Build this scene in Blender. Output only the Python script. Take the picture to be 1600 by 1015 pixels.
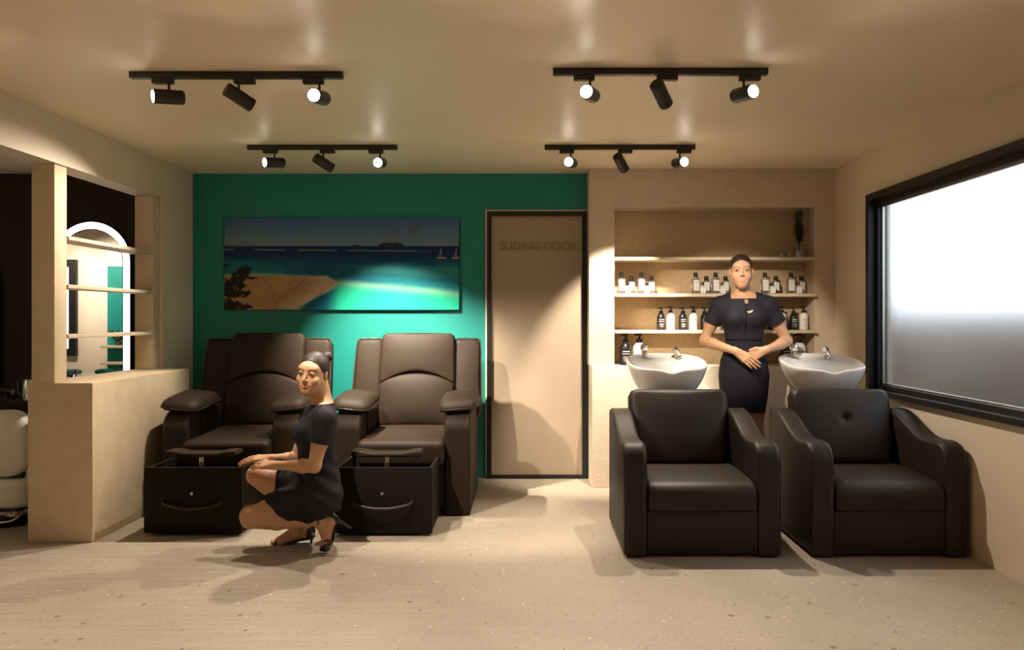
import bpy, bmesh, math, random
import numpy as np
from mathutils import Vector, Matrix
from mathutils.bvhtree import BVHTree
random.seed(7)
scene = bpy.context.scene
COL = scene.collection
for _o in list(bpy.data.objects):
    bpy.data.objects.remove(_o, do_unlink=True)

# ------------------------------------------------------------------ camera
F = 1200.0                      # focal length in pixels of a 1600 px wide frame
CAMZ = 1.26
cam_d = bpy.data.cameras.new('camera')
cam = bpy.data.objects.new('camera', cam_d)
COL.objects.link(cam)
cam.location = (0, 0, CAMZ)
cam.rotation_euler = (math.pi / 2, 0, 0)
cam_d.sensor_fit = 'HORIZONTAL'
cam_d.sensor_width = 36.0
cam_d.lens = 36.0 * F / 1600.0
cam_d.shift_x = -23.0 / 1600.0
cam_d.shift_y = -10.5 / 1600.0
cam_d.clip_start = 0.05
scene.camera = cam

# ------------------------------------------------------------------ world, exposure
world = bpy.data.worlds.new('world')
scene.world = world
world.use_nodes = True
bg = world.node_tree.nodes['Background']
bg.inputs[0].default_value = (0.84, 0.92, 1.0, 1)
bg.inputs[1].default_value = 2.2
vs = scene.view_settings
vs.view_transform = 'Standard'
vs.look = 'None'
vs.gamma = 1.0
vs.use_curve_mapping = False
vs.exposure = 0.3
try:
    cy = scene.cycles
    cy.max_bounces = 8; cy.diffuse_bounces = 4; cy.glossy_bounces = 3; cy.transmission_bounces = 7; cy.transparent_max_bounces = 4
    cy.use_adaptive_sampling = True; cy.adaptive_threshold = 0.025; cy.use_denoising = True
    cy.caustics_reflective = False; cy.caustics_refractive = True
except AttributeError:
    pass
WARM = (1.0, 0.86, 0.70)
SPOT_W = 60.0

# ------------------------------------------------------------------ helpers
ORG = {}

def finish(o, label=None, cat=None, group=None, kind=None):
    if label: o['label'] = label
    if cat: o['category'] = cat
    if group: o['group'] = group
    if kind: o['kind'] = kind
    return o

def thing(name, loc, label, cat, group=None):
    o = bpy.data.objects.new(name, None)
    o.empty_display_size = 0.05
    COL.objects.link(o)
    o.location = loc
    ORG[o.name] = Vector(loc)
    return finish(o, label, cat, group)

def mobj(name, verts, faces, mat, parent=None, smooth=False, mats=None, idx=None, sharp=None):
    """ONE mesh object; verts are world coordinates (or thing-local when the thing sits at 0)."""
    V = np.asarray(verts, dtype=np.float64).reshape(-1, 3)
    if parent is not None:
        org = ORG[parent.name]
    else:
        lo, hi = V.min(0), V.max(0)
        org = Vector(((lo[0] + hi[0]) / 2, (lo[1] + hi[1]) / 2, lo[2]))
    me = bpy.data.meshes.new(name)
    me.from_pydata((V - np.array(org)).tolist(), [], [tuple(f) for f in faces])
    me.validate()
    for m in ([mat] if mats is None else mats):
        me.materials.append(m)
    if idx is not None:
        me.polygons.foreach_set('material_index', np.asarray(idx, dtype=np.int32))
    if smooth:
        me.polygons.foreach_set('use_smooth', [True] * len(me.polygons))
        if sharp:
            me.set_sharp_from_angle(angle=math.radians(sharp))
    me.update()
    o = bpy.data.objects.new(name, me)
    COL.objects.link(o)
    if parent is not None:
        o.parent = parent
    else:
        o.location = org
    ORG[o.name] = Vector(org)
    return o

class MB:
    """collects shapes for one mesh"""
    def __init__(self):
        self.v = []; self.f = []
    def add(self, v, f):
        n = len(self.v)
        self.v += [tuple(p) for p in v]
        self.f += [tuple(i + n for i in q) for q in f]
        return self
    def box(self, x0, x1, y0, y1, z0, z1, bev=0.0, seg=2):
        v, f = box_vf(x0, x1, y0, y1, z0, z1, bev, seg)
        return self.add(v, f)
    def build(self, name, mat, parent=None, smooth=False, sharp=None):
        return mobj(name, self.v, self.f, mat, parent, smooth, sharp=sharp)

def bm_vf(bm):
    bm.verts.index_update()
    v = [tuple(p.co) for p in bm.verts]
    f = [tuple(x.index for x in q.verts) for q in bm.faces]
    bm.free()
    return v, f

def box_vf(x0, x1, y0, y1, z0, z1, bev=0.0, seg=2):
    bm = bmesh.new()
    bmesh.ops.create_cube(bm, size=1.0)
    for p in bm.verts:
        p.co = ((x0 + x1) / 2 + p.co.x * (x1 - x0), (y0 + y1) / 2 + p.co.y * (y1 - y0), (z0 + z1) / 2 + p.co.z * (z1 - z0))
    if bev > 0:
        bmesh.ops.bevel(bm, geom=bm.edges[:], offset=bev, segments=seg, affect='EDGES', profile=0.5)
    return bm_vf(bm)

def box(name, x0, x1, y0, y1, z0, z1, mat, parent=None, bev=0.0, seg=2, smooth=None):
    v, f = box_vf(x0, x1, y0, y1, z0, z1, bev, seg)
    return mobj(name, v, f, mat, parent, smooth=(bev > 0 if smooth is None else smooth), sharp=35)

def prism_vf(pts, axis, a, b, bev=0.0, seg=3):
    """2-D outline extruded along an axis. axis 'x': pts are (y,z); 'y': (x,z); 'z': (x,y)"""
    def P(p, t):
        return {'x': (t, p[0], p[1]), 'y': (p[0], t, p[1]), 'z': (p[0], p[1], t)}[axis]
    bm = bmesh.new()
    A = [bm.verts.new(P(p, a)) for p in pts]
    B = [bm.verts.new(P(p, b)) for p in pts]
    n = len(pts)
    f0 = bm.faces.new(A); f1 = bm.faces.new(B[::-1])
    for i in range(n):
        bm.faces.new((A[i], B[i], B[(i + 1) % n], A[(i + 1) % n]))
    bmesh.ops.recalc_face_normals(bm, faces=bm.faces[:])
    if bev > 0:
        es = [e for e in bm.edges if any(l.face in (f0, f1) for l in e.link_loops)]
        bmesh.ops.bevel(bm, geom=es, offset=bev, segments=seg, affect='EDGES', profile=0.5)
    return bm_vf(bm)

def prism(name, pts, axis, a, b, mat, parent=None, bev=0.0, seg=3, smooth=True, sharp=40):
    v, f = prism_vf(pts, axis, a, b, bev, seg)
    return mobj(name, v, f, mat, parent, smooth, sharp=sharp)

def lathe_vf(prof, c=(0, 0, 0), seg=24, sq=None):
    v = []; f = []
    n = len(prof)
    for r, z in prof:
        for k in range(seg):
            a = 2 * math.pi * k / seg
            ca, sa = math.cos(a), math.sin(a)
            if sq:
                m = (abs(ca) ** sq + abs(sa) ** sq) ** (-1.0 / sq)
                ca *= m; sa *= m
            v.append((c[0] + r * ca, c[1] + r * sa, c[2] + z))
    for i in range(n - 1):
        for k in range(seg):
            k2 = (k + 1) % seg
            f.append((i * seg + k, i * seg + k2, (i + 1) * seg + k2, (i + 1) * seg + k))
    f.append(tuple(range(seg))[::-1])
    f.append(tuple((n - 1) * seg + k for k in range(seg)))
    return v, f

def lathe(name, prof, mat, parent=None, c=(0, 0, 0), seg=24, sq=None, sharp=35):
    v, f = lathe_vf(prof, c, seg, sq)
    return mobj(name, v, f, mat, parent, True, sharp=sharp)

def tube_vf(pts, rad, seg=10, closed=False, flat=None):
    P = [Vector(p) for p in pts]
    n = len(P)
    R = [rad] * n if isinstance(rad, (int, float)) else list(rad)
    v = []; f = []
    up = None
    for i in range(n):
        if closed:
            t = (P[(i + 1) % n] - P[i - 1]).normalized()
        else:
            t = (P[min(i + 1, n - 1)] - P[max(i - 1, 0)]).normalized()
        if up is None:
            up = Vector((0, 0, 1)) if abs(t.z) < 0.9 else Vector((0, 1, 0))
        s = t.cross(up)
        if s.length < 1e-4:
            s = t.orthogonal()
        s.normalize()
        u = s.cross(t).normalized()
        up = u
        for k in range(seg):
            a = 2 * math.pi * k / seg
            v.append(tuple(P[i] + (s * math.cos(a) * (flat or 1.0) + u * math.sin(a)) * R[i]))
    m = n if closed else n - 1
    for i in range(m):
        j = (i + 1) % n
        for k in range(seg):
            k2 = (k + 1) % seg
            f.append((i * seg + k, i * seg + k2, j * seg + k2, j * seg + k))
    if not closed:
        f.append(tuple(range(seg))[::-1])
        f.append(tuple((n - 1) * seg + k for k in range(seg)))
    return v, f

def tube(name, pts, rad, mat, parent=None, seg=10, closed=False, flat=None):
    v, f = tube_vf(pts, rad, seg, closed, flat)
    return mobj(name, v, f, mat, parent, True, sharp=60)

def spline(pts, n=8, closed=False):
    """Catmull-Rom through pts"""
    P = [np.array(p, float) for p in pts]
    m = len(P); out = []
    rng = m if closed else m - 1
    for i in range(rng):
        if closed:
            a, b, c, d = P[i - 1], P[i], P[(i + 1) % m], P[(i + 2) % m]
        else:
            b, c = P[i], P[i + 1]
            a = P[i - 1] if i else 2 * b - c
            d = P[i + 2] if i + 2 < m else 2 * c - b
        for k in range(n):
            t = k / n
            out.append(0.5 * ((2 * b) + (c - a) * t + (2 * a - 5 * b + 4 * c - d) * t * t + (3 * b - a - 3 * c + d) * t ** 3))
    if not closed:
        out.append(P[-1])
    return [tuple(o) for o in out]

def rrect(x0, x1, y0, y1, r, n=5):
    out = []
    for cx, cy, a0 in ((x1 - r, y1 - r, 0), (x0 + r, y1 - r, 90), (x0 + r, y0 + r, 180), (x1 - r, y0 + r, 270)):
        for k in range(n + 1):
            a = math.radians(a0 + 90 * k / n)
            out.append((cx + r * math.cos(a), cy + r * math.sin(a)))
    return out

def dense(poly, step):
    out = []
    n = len(poly)
    for i in range(n):
        a = np.array(poly[i], float); b = np.array(poly[(i + 1) % n], float)
        k = max(1, int(np.linalg.norm(b - a) / step))
        for j in range(k):
            out.append(tuple(a + (b - a) * j / k))
    return out

def pad_vf(outline, front, back, U, V, N, O, dome=0.0, edge=0.03, rings=10, dimple=None, bend=None):
    """upholstered pad: outline (u,v) star-shaped; rounded edges of radius edge; thickness front/back along N; dome bulges it."""
    out = np.array(dense(outline, 0.03))
    c = out.mean(0)
    rad = np.linalg.norm(out - c, axis=1)
    mid = (out.max(0) + out.min(0)) / 2; half = (out.max(0) - out.min(0)) / 2
    U, V, N, O = (np.array(t, float) for t in (U, V, N, O))
    v = []; f = []
    n = len(out)
    prof = []
    for k in range(7):                                   # rounded edge, then the flat/domed face
        a = math.pi / 2 * k / 6
        prof.append((edge * (1 - math.sin(a)), 1 - math.cos(a)))   # (inset, 0..1 height of the edge)
    rows = []
    def ring(scale_fn, h):
        start = len(v)
        for i in range(n):
            d = out[i] - c
            s = scale_fn(i)
            uv = c + d * s
            hh = h(s, uv) if callable(h) else h
            b = bend(uv) if bend else 0.0
            v.append(tuple(O + U * uv[0] + V * uv[1] + N * (hh + b)))
        rows.append(start)
    def hfront(t, uv):
        q1 = min(1.0, abs(uv[0] - mid[0]) / half[0]); q2 = min(1.0, abs(uv[1] - mid[1]) / half[1])
        z = front + dome * (1 - q1 ** 2.5) * (1 - q2 ** 2.5)
        if dimple is not None:
            q = (uv[0] - dimple[0]) ** 2 + (uv[1] - dimple[1]) ** 2
            z -= dimple[2] * math.exp(-q / (2 * dimple[3] ** 2))
        return z
    # back ring -> edge -> front rings -> centre
    for k in range(7):
        a = math.pi / 2 * k / 6
        ins = edge * (1 - math.sin(a)); hb = -back + edge * (1 - math.cos(a))
        ring(lambda i, ins=ins: 1 - ins / rad[i], hb)
    for k in range(7):
        a = math.pi / 2 * k / 6
        ins = edge * (1 - math.cos(a)); hf = -edge * (1 - math.sin(a))
        ring(lambda i, ins=ins: 1 - ins / rad[i], lambda t, uv, hf=hf: hfront(t, uv) + hf)
    for k in range(1, rings):
        q = 1 - k / rings
        ring(lambda i, q=q: (1 - edge / rad[i]) * q, hfront)
    for a, b in zip(rows[:-1], rows[1:]):
        for i in range(n):
            j = (i + 1) % n
            f.append((a + i, a + j, b + j, b + i))
    v.append(tuple(O + U * c[0] + V * c[1] + N * (hfront(0, c) + (bend(c) if bend else 0))))
    ci = len(v) - 1
    for i in range(n):
        f.append((rows[-1] + i, rows[-1] + (i + 1) % n, ci))
    f.append(tuple(rows[0] + i for i in range(n))[::-1])
    bm = bmesh.new()
    vv = [bm.verts.new(p) for p in v]
    for q in f:
        try: bm.faces.new([vv[i] for i in q])
        except ValueError: pass
    bmesh.ops.recalc_face_normals(bm, faces=bm.faces[:])
    return bm_vf(bm)

def pad(name, outline, front, back, U, V, N, O, mat, parent, **kw):
    v, f = pad_vf(outline, front, back, U, V, N, O, **kw)
    return mobj(name, v, f, mat, parent, True, sharp=70)

def pillow_vf(c, hx, hy, hz, e=4.0, top=1.0, n=28, m=14):
    """cushion: super-ellipse plan that thins to a seam at its rim"""
    v = []; f = []
    for i in range(m + 1):
        ph = -math.pi / 2 + math.pi * i / m
        cp, sp = math.cos(ph), math.sin(ph)
        rr = cp ** 0.55 if cp > 1e-6 else 0.0
        zz = math.copysign(abs(sp) ** 1.1, sp) * (hz * top if sp > 0 else hz)
        for k in range(n):
            a = 2 * math.pi * k / n
            ca, sa = math.cos(a), math.sin(a)
            q = (abs(ca) ** e + abs(sa) ** e) ** (-1 / e)
            v.append((c[0] + hx * rr * ca * q, c[1] + hy * rr * sa * q, c[2] + zz))
    for i in range(m):
        for k in range(n):
            k2 = (k + 1) % n
            f.append((i * n + k, i * n + k2, (i + 1) * n + k2, (i + 1) * n + k))
    return v, f

def copy_tree(root, loc=None, rotz=None, parent=None):
    c = root.copy()
    COL.objects.link(c)
    c.parent = parent
    if loc is not None: c.location = loc
    if rotz is not None: c.rotation_euler = (0, 0, rotz)
    ORG[c.name] = Vector(c.location)
    for ch in list(root.children):
        copy_tree(ch, parent=c)
    return c

def P(px, py, y):
    """point in the room at depth y (metres) that the photograph shows at px, py"""
    return Vector(((px - 823.0) * y / F, y, CAMZ - (py - 497.0) * y / F))

# ------------------------------------------------------------------ materials
def mat(name, col, rough=0.5, metal=0.0, var=0.0, vscale=6.0, bump=0.0, bscale=80.0, trans=0.0, ior=1.45,
        emis=None, estr=0.0, coat=0.0, spec=0.5, detail=4.0, sheen=0.0, sss=0.0):
    m = bpy.data.materials.new(name)
    m.use_nodes = True
    nt = m.node_tree; N = nt.nodes; L = nt.links
    b = N['Principled BSDF']
    b.inputs['Base Color'].default_value = (*col, 1)
    b.inputs['Roughness'].default_value = rough
    b.inputs['Metallic'].default_value = metal
    b.inputs['Specular IOR Level'].default_value = spec
    b.inputs['IOR'].default_value = ior
    if trans: b.inputs['Transmission Weight'].default_value = trans
    if coat: b.inputs['Coat Weight'].default_value = coat
    if sheen: b.inputs['Sheen Weight'].default_value = sheen
    if sss:
        b.inputs['Subsurface Weight'].default_value = sss
        b.inputs['Subsurface Radius'].default_value = (0.012, 0.004, 0.002)
        b.inputs['Subsurface Scale'].default_value = 0.5
    if emis:
        b.inputs['Emission Color'].default_value = (*emis, 1)
        b.inputs['Emission Strength'].default_value = estr
    tc = None
    if var or bump:
        tc = N.new('ShaderNodeTexCoord')
    if var:
        n = N.new('ShaderNodeTexNoise'); n.inputs['Scale'].default_value = vscale; n.inputs['Detail'].default_value = 6
        L.new(tc.outputs['Object'], n.inputs['Vector'])
        r = N.new('ShaderNodeValToRGB')
        r.color_ramp.elements[0].position = 0.3; r.color_ramp.elements[1].position = 0.7
        r.color_ramp.elements[0].color = (*[c * (1 - var) for c in col], 1)
        r.color_ramp.elements[1].color = (*[min(1, c * (1 + var)) for c in col], 1)
        L.new(n.outputs['Fac'], r.inputs['Fac']); L.new(r.outputs['Color'], b.inputs['Base Color'])
    if bump:
        n2 = N.new('ShaderNodeTexNoise'); n2.inputs['Scale'].default_value = bscale; n2.inputs['Detail'].default_value = detail
        L.new(tc.outputs['Object'], n2.inputs['Vector'])
        bp = N.new('ShaderNodeBump'); bp.inputs['Strength'].default_value = bump; bp.inputs['Distance'].default_value = 0.004
        L.new(n2.outputs['Fac'], bp.inputs['Height']); L.new(bp.outputs['Normal'], b.inputs['Normal'])
    return m

M = {}
M['ceil'] = mat('ceiling_paint', (0.86, 0.73, 0.56), 0.42, var=0.03, vscale=1.5, spec=0.35)
M['wall'] = mat('beige_paint', (0.70, 0.60, 0.47), 0.6, var=0.03, vscale=2, bump=0.05, bscale=120)
M['teal'] = mat('teal_paint', (0.010, 0.225, 0.195), 0.5, var=0.03, vscale=2, bump=0.03, bscale=140)
M['plaster'] = mat('tan_plaster', (0.62, 0.50, 0.335), 0.75, var=0.06, vscale=10, bump=0.45, bscale=110)
M['pale_plaster'] = mat('pale_plaster', (0.68, 0.58, 0.44), 0.75, var=0.05, vscale=12, bump=0.7, bscale=55)
M['alcove'] = mat('alcove_plaster', (0.60, 0.49, 0.36), 0.7, var=0.05, vscale=10, bump=0.2, bscale=150)
M['cork'] = mat('speckled_board', (0.48, 0.35, 0.205), 0.8, var=0.22, vscale=130, bump=0.25, bscale=150)
M['brown'] = mat('dark_brown_wall', (0.026, 0.0125, 0.007), 0.5, spec=0.2)
M['shelf'] = mat('pale_shelf', (0.62, 0.52, 0.38), 0.55, var=0.04, vscale=15)
M['doorp'] = mat('door_laminate', (0.36, 0.285, 0.205), 0.5, var=0.03, vscale=3, bump=0.04, bscale=200)
M['lettering'] = mat('door_lettering', (0.27, 0.165, 0.075), 0.35)
M['black'] = mat('black_metal', (0.012, 0.010, 0.009), 0.45)
M['blackp'] = mat('black_plastic', (0.012, 0.012, 0.012), 0.3)
M['track'] = mat('dark_bronze', (0.022, 0.016, 0.012), 0.4)
M['leather'] = mat('brown_leather', (0.025, 0.0150, 0.008), 0.58, var=0.08, vscale=3, bump=0.16, bscale=260, spec=0.25)
M['leather2'] = mat('dark_leather', (0.022, 0.0145, 0.0092), 0.5, var=0.08, vscale=3, bump=0.16, bscale=260, spec=0.38)
M['piping'] = mat('leather_piping', (0.045, 0.033, 0.022), 0.4)
M['boxwood'] = mat('dark_drawer_laminate', (0.0085, 0.0058, 0.0042), 0.6, spec=0.2)
M['ceramic'] = mat('white_ceramic', (0.80, 0.79, 0.76), 0.10, coat=0.3)
M['chrome'] = mat('chrome', (0.82, 0.80, 0.78), 0.08, metal=1.0)
M['steel'] = mat('brushed_steel', (0.55, 0.52, 0.48), 0.3, metal=1.0)
M['white'] = mat('white_upholstery', (0.75, 0.72, 0.67), 0.45)
M['whitep'] = mat('white_plastic', (0.80, 0.77, 0.71), 0.35)
M['paper'] = mat('label_paper', (0.78, 0.75, 0.70), 0.6)
M['print'] = mat('label_print', (0.25, 0.23, 0.21), 0.6)
M['lprint'] = mat('light_label_print', (0.65, 0.64, 0.62), 0.5)
M['bglass'] = mat('bottle_glass', (0.93, 0.90, 0.83), 0.03, trans=0.92, ior=1.45)
M['glass'] = mat('clear_glass', (0.97, 0.97, 0.95), 0.02, trans=1.0, ior=1.45)
M['liquid'] = mat('amber_liquid', (0.55, 0.33, 0.10), 0.05, trans=0.7)
M['leaf'] = mat('dark_leaf', (0.065, 0.095, 0.052), 0.5)
M['stem'] = mat('stem', (0.06, 0.05, 0.03), 0.6)
M['mirror'] = mat('mirror_glass', (0.92, 0.92, 0.92), 0.01, metal=1.0)
M['led'] = mat('mirror_light', (1, 1, 1), 0.5, emis=(1.0, 0.97, 0.92), estr=3.0)
M['lamp'] = mat('lamp_lens', (1, 1, 1), 0.5, emis=(1.0, 0.93, 0.82), estr=14.0)
M['green'] = mat('green_velvet', (0.0, 0.22, 0.15), 0.8, bump=0.3, bscale=90)
M['skin'] = mat('skin', (0.53, 0.30, 0.175), 0.48, var=0.03, vscale=30, spec=0.35)
M['lips'] = mat('lips', (0.52, 0.115, 0.085), 0.4)
M['teeth'] = mat('teeth', (0.85, 0.80, 0.72), 0.3)
M['eyew'] = mat('eye_white', (0.50, 0.44, 0.39), 0.25)
M['iris'] = mat('dark_iris', (0.012, 0.007, 0.005), 0.5)
M['brow'] = mat('eyebrow', (0.15, 0.082, 0.048), 0.8)
M['hair'] = mat('dark_hair', (0.022, 0.012, 0.008), 0.5, bump=0.35, bscale=220)
M['dress'] = mat('navy_dress', (0.016, 0.0145, 0.022), 0.75, var=0.05, bump=0.1, bscale=300, spec=0.25)
M['shoe'] = mat('black_shoe', (0.010, 0.009, 0.009), 0.3)
M['silver'] = mat('silver_brooch', (0.85, 0.80, 0.70), 0.25, metal=0.6)
M['conc'] = mat('outdoor_render', (0.080, 0.053, 0.034), 0.9, var=0.1)

def floor_material():
    m = bpy.data.materials.new('speckled_screed'); m.use_nodes = True
    nt = m.node_tree; N = nt.nodes; L = nt.links
    b = N['Principled BSDF']; b.inputs['Roughness'].default_value = 0.55
    b.inputs['Specular IOR Level'].default_value = 0.35
    tc = N.new('ShaderNodeTexCoord')
    def noise(scale, detail, vec):
        n = N.new('ShaderNodeTexNoise'); n.inputs['Scale'].default_value = scale; n.inputs['Detail'].default_value = detail
        L.new(vec, n.inputs['Vector']); return n.outputs['Fac']
    def ramp(fac, stops):
        r = N.new('ShaderNodeValToRGB')
        while len(r.color_ramp.elements) < len(stops): r.color_ramp.elements.new(0.5)
        for e, (p, c) in zip(r.color_ramp.elements, stops):
            e.position = p; e.color = (*c, 1)
        L.new(fac, r.inputs['Fac']); return r.outputs['Color']
    def mix(fac, a, c, mode='MIX'):
        x = N.new('ShaderNodeMix'); x.data_type = 'RGBA'; x.blend_type = mode
        if isinstance(fac, float): x.inputs['Factor'].default_value = fac
        else: L.new(fac, x.inputs['Factor'])
        L.new(a, x.inputs['A']); L.new(c, x.inputs['B']); return x.outputs['Result']
    obj = tc.outputs['Object']
    base = ramp(noise(1.3, 5, obj), [(0.3, (0.36, 0.305, 0.24)), (0.7, (0.45, 0.385, 0.31))])
    fine = ramp(noise(70, 4, obj), [(0.3, (0.80, 0.79, 0.77)), (0.7, (1, 1, 1))])
    col = mix(0.6, base, fine, 'MULTIPLY')
    # brushed drag marks, stronger on the left
    mp = N.new('ShaderNodeMapping'); mp.inputs['Rotation'].default_value = (0, 0, math.radians(-52)); mp.inputs['Scale'].default_value = (2.0, 38.0, 1.0)
    L.new(obj, mp.inputs['Vector'])
    st = ramp(noise(1.0, 3, mp.outputs['Vector']), [(0.35, (0.86, 0.84, 0.82)), (0.65, (1.05, 1.05, 1.05))])
    sx = N.new('ShaderNodeSeparateXYZ'); L.new(obj, sx.inputs['Vector'])
    mr = N.new('ShaderNodeMapRange'); mr.inputs['From Min'].default_value = 2.6; mr.inputs['From Max'].default_value = 0.6
    mr.inputs['To Min'].default_value = 0.15; mr.inputs['To Max'].default_value = 0.75
    L.new(sx.outputs['X'], mr.inputs['Value'])
    col = mix(mr.outputs['Result'], col, st, 'MULTIPLY')
    # pebbles
    for sc, th, c in ((13, 0.11, (0.16, 0.11, 0.075)), (19, 0.10, (0.66, 0.58, 0.47)), (38, 0.14, (0.20, 0.145, 0.10)), (75, 0.16, (0.22, 0.165, 0.115))):
        vo = N.new('ShaderNodeTexVoronoi'); vo.inputs['Scale'].default_value = sc
        mp2 = N.new('ShaderNodeMapping'); mp2.inputs['Location'].default_value = (sc * 0.37, sc * 0.71, 0.0); L.new(obj, mp2.inputs['Vector'])
        L.new(mp2.outputs['Vector'], vo.inputs['Vector'])
        sep = N.new('ShaderNodeSeparateXYZ'); L.new(vo.outputs['Color'], sep.inputs['Vector'])
        mth = N.new('ShaderNodeMath'); mth.operation = 'MULTIPLY'; mth.inputs[1].default_value = th * 1.6
        L.new(sep.outputs['X'], mth.inputs[0])
        gt = N.new('ShaderNodeMath'); gt.operation = 'GREATER_THAN'; gt.inputs[1].default_value = 0.55; L.new(sep.outputs['Y'], gt.inputs[0])
        lt = N.new('ShaderNodeMath'); lt.operation = 'LESS_THAN'; L.new(vo.outputs['Distance'], lt.inputs[0]); L.new(mth.outputs[0], lt.inputs[1])
        an = N.new('ShaderNodeMath'); an.operation = 'MULTIPLY'; L.new(gt.outputs[0], an.inputs[0]); L.new(lt.outputs[0], an.inputs[1])
        dm = N.new('ShaderNodeMath'); dm.operation = 'MULTIPLY'; dm.inputs[1].default_value = 0.8; L.new(an.outputs[0], dm.inputs[0])
        rgb = N.new('ShaderNodeRGB'); rgb.outputs[0].default_value = (*c, 1)
        col = mix(dm.outputs[0], col, rgb.outputs[0])
    L.new(col, b.inputs['Base Color'])
    bp = N.new('ShaderNodeBump'); bp.inputs['Strength'].default_value = 0.12; bp.inputs['Distance'].default_value = 0.003
    L.new(noise(60, 5, obj), bp.inputs['Height']); L.new(bp.outputs['Normal'], b.inputs['Normal'])
    return m
M['floor'] = floor_material()

def frosted_material():
    m = mat('frosted_glass', (0.95, 0.97, 0.98), 0.27, trans=1.0, ior=1.3, bump=0.06, bscale=60)
    return m
M['frost'] = frosted_material()
# ------------------------------------------------------------------ the room
CEIL = 2.40
YB = 6.06          # back wall
XR = 2.35          # right wall
XL = -2.635        # left partition wall, room side
YA = 5.85          # alcove wall front
YP = 5.715         # plinth below it
def struct(o): return finish(o, kind='structure')

struct(box('floor', -7.4, 2.6, -2.7, 6.3, -0.12, 0.0, M['floor']))
struct(box('ceiling', -7.4, 2.6, -2.7, 6.3, CEIL, CEIL + 0.12, M['ceil']))
struct(box('wall_back', -2.75, 0.60, YB, YB + 0.15, 0, CEIL, M['teal']))
struct(box('wall_back_left', -7.2, -2.75, YB, YB + 0.15, 0, CEIL, M['brown']))
struct(box('wall_front', -4.6, XR, -2.65, -2.5, 0, CEIL, M['wall']))
# left partition: solid stretch by the back wall, beam running to the front
b = MB(); b.box(-2.79, XL, 5.56, YB, 0, CEIL); b.box(-2.79, XL, -2.5, 5.56, 2.13, CEIL)
struct(b.build('wall_left', M['wall']))
struct(box('wall_left_front', -4.75, -4.6, -2.5, 2.5, 0, CEIL, M['wall']))
struct(box('wall_annex_front', -7.2, -4.6, 2.5, 2.6, 0, CEIL, M['wall']))
struct(box('wall_annex_left', -7.35, -7.2, 2.5, YB, 0, CEIL, M['wall']))
# two plaster posts and the half-height wall between them
struct(box('trim_1', -2.785, -2.655, 4.318, 4.435, 0.897, 2.13, M['plaster'], bev=0.004))
struct(box('trim_2', -2.785, -2.655, 5.456, 5.56, 0.897, 2.13, M['plaster'], bev=0.004))
struct(box('wall_half', -2.806, -2.44, 4.316, 5.556, 0.0, 0.897, M['plaster'], bev=0.006))

# right wall with the window hole
WY0, WY1, WZ0, WZ1 = 2.35, 5.25, 0.75, 2.10
b = MB()
b.box(XR, XR + 0.15, -2.5, WY0, 0, CEIL); b.box(XR, XR + 0.15, WY1, YB + 0.15, 0, CEIL)
b.box(XR, XR + 0.15, WY0, WY1, 0, WZ0); b.box(XR, XR + 0.15, WY0, WY1, WZ1, CEIL)
struct(b.build('wall_right', M['wall']))
def rail_loop(mb, x0, x1, y0, y1, z0, z1, w, wb):
    mb.box(x0, x1, y0, y1, z1 - w, z1); mb.box(x0, x1, y0, y1, z0, z0 + wb)
    mb.box(x0, x1, y0, y0 + w, z0 + wb, z1 - w); mb.box(x0, x1, y1 - w, y1, z0 + wb, z1 - w)
win = MB(); rail_loop(win, XR - 0.035, XR + 0.09, WY0, WY1, WZ0, WZ1, 0.045, 0.035)
win = struct(win.build('window_1', M['black']))
s = MB(); rail_loop(s, XR + 0.015, XR + 0.085, WY0 + 0.045, WY1 - 0.045, WZ0 + 0.035, WZ1 - 0.045, 0.035, 0.032)
s.build('sash', M['black'], win)
s = MB(); rail_loop(s, XR + 0.040, XR + 0.060, WY0 + 0.08, WY1 - 0.08, WZ0 + 0.067, WZ1 - 0.08, 0.012, 0.010)
s.build('gasket', M['steel'], win)
box('pane', XR + 0.046, XR + 0.054, WY0 + 0.085, WY1 - 0.085, WZ0 + 0.07, WZ1 - 0.085, M['frost'], win)
# outside the window: paving and a rendered garden wall
struct(box('ground', 2.6, 14.0, -6, 14, -0.12, -0.02, M['conc']))
finish(box('garden_wall', 3.9, 4.1, -4, 11, -0.02, 1.33, M['conc']), 'grey brown garden wall seen blurred through the frosted window', 'wall')

# alcove wall on the right of the back wall: niche, plinth
NX0, NX1, NZ0, NZ1 = 0.668, 2.19, 0.903, 2.104
b = MB()
b.box(0.475, NX0, YA, YB + 0.15, 0.903, CEIL); b.box(NX1, XR, YA, YB + 0.15, 0.903, CEIL)
b.box(NX0, NX1, YA, YB + 0.15, NZ1, CEIL)
struct(b.build('wall_alcove', M['alcove']))
nb = struct(box('wall_niche', NX0, NX1, YB - 0.015, YB + 0.15, NZ0, NZ1, M['cork']))
struct(box('wall_plinth', 0.486, XR, YP, YB + 0.15, 0, 0.903, M['pale_plaster'], bev=0.004))

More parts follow.
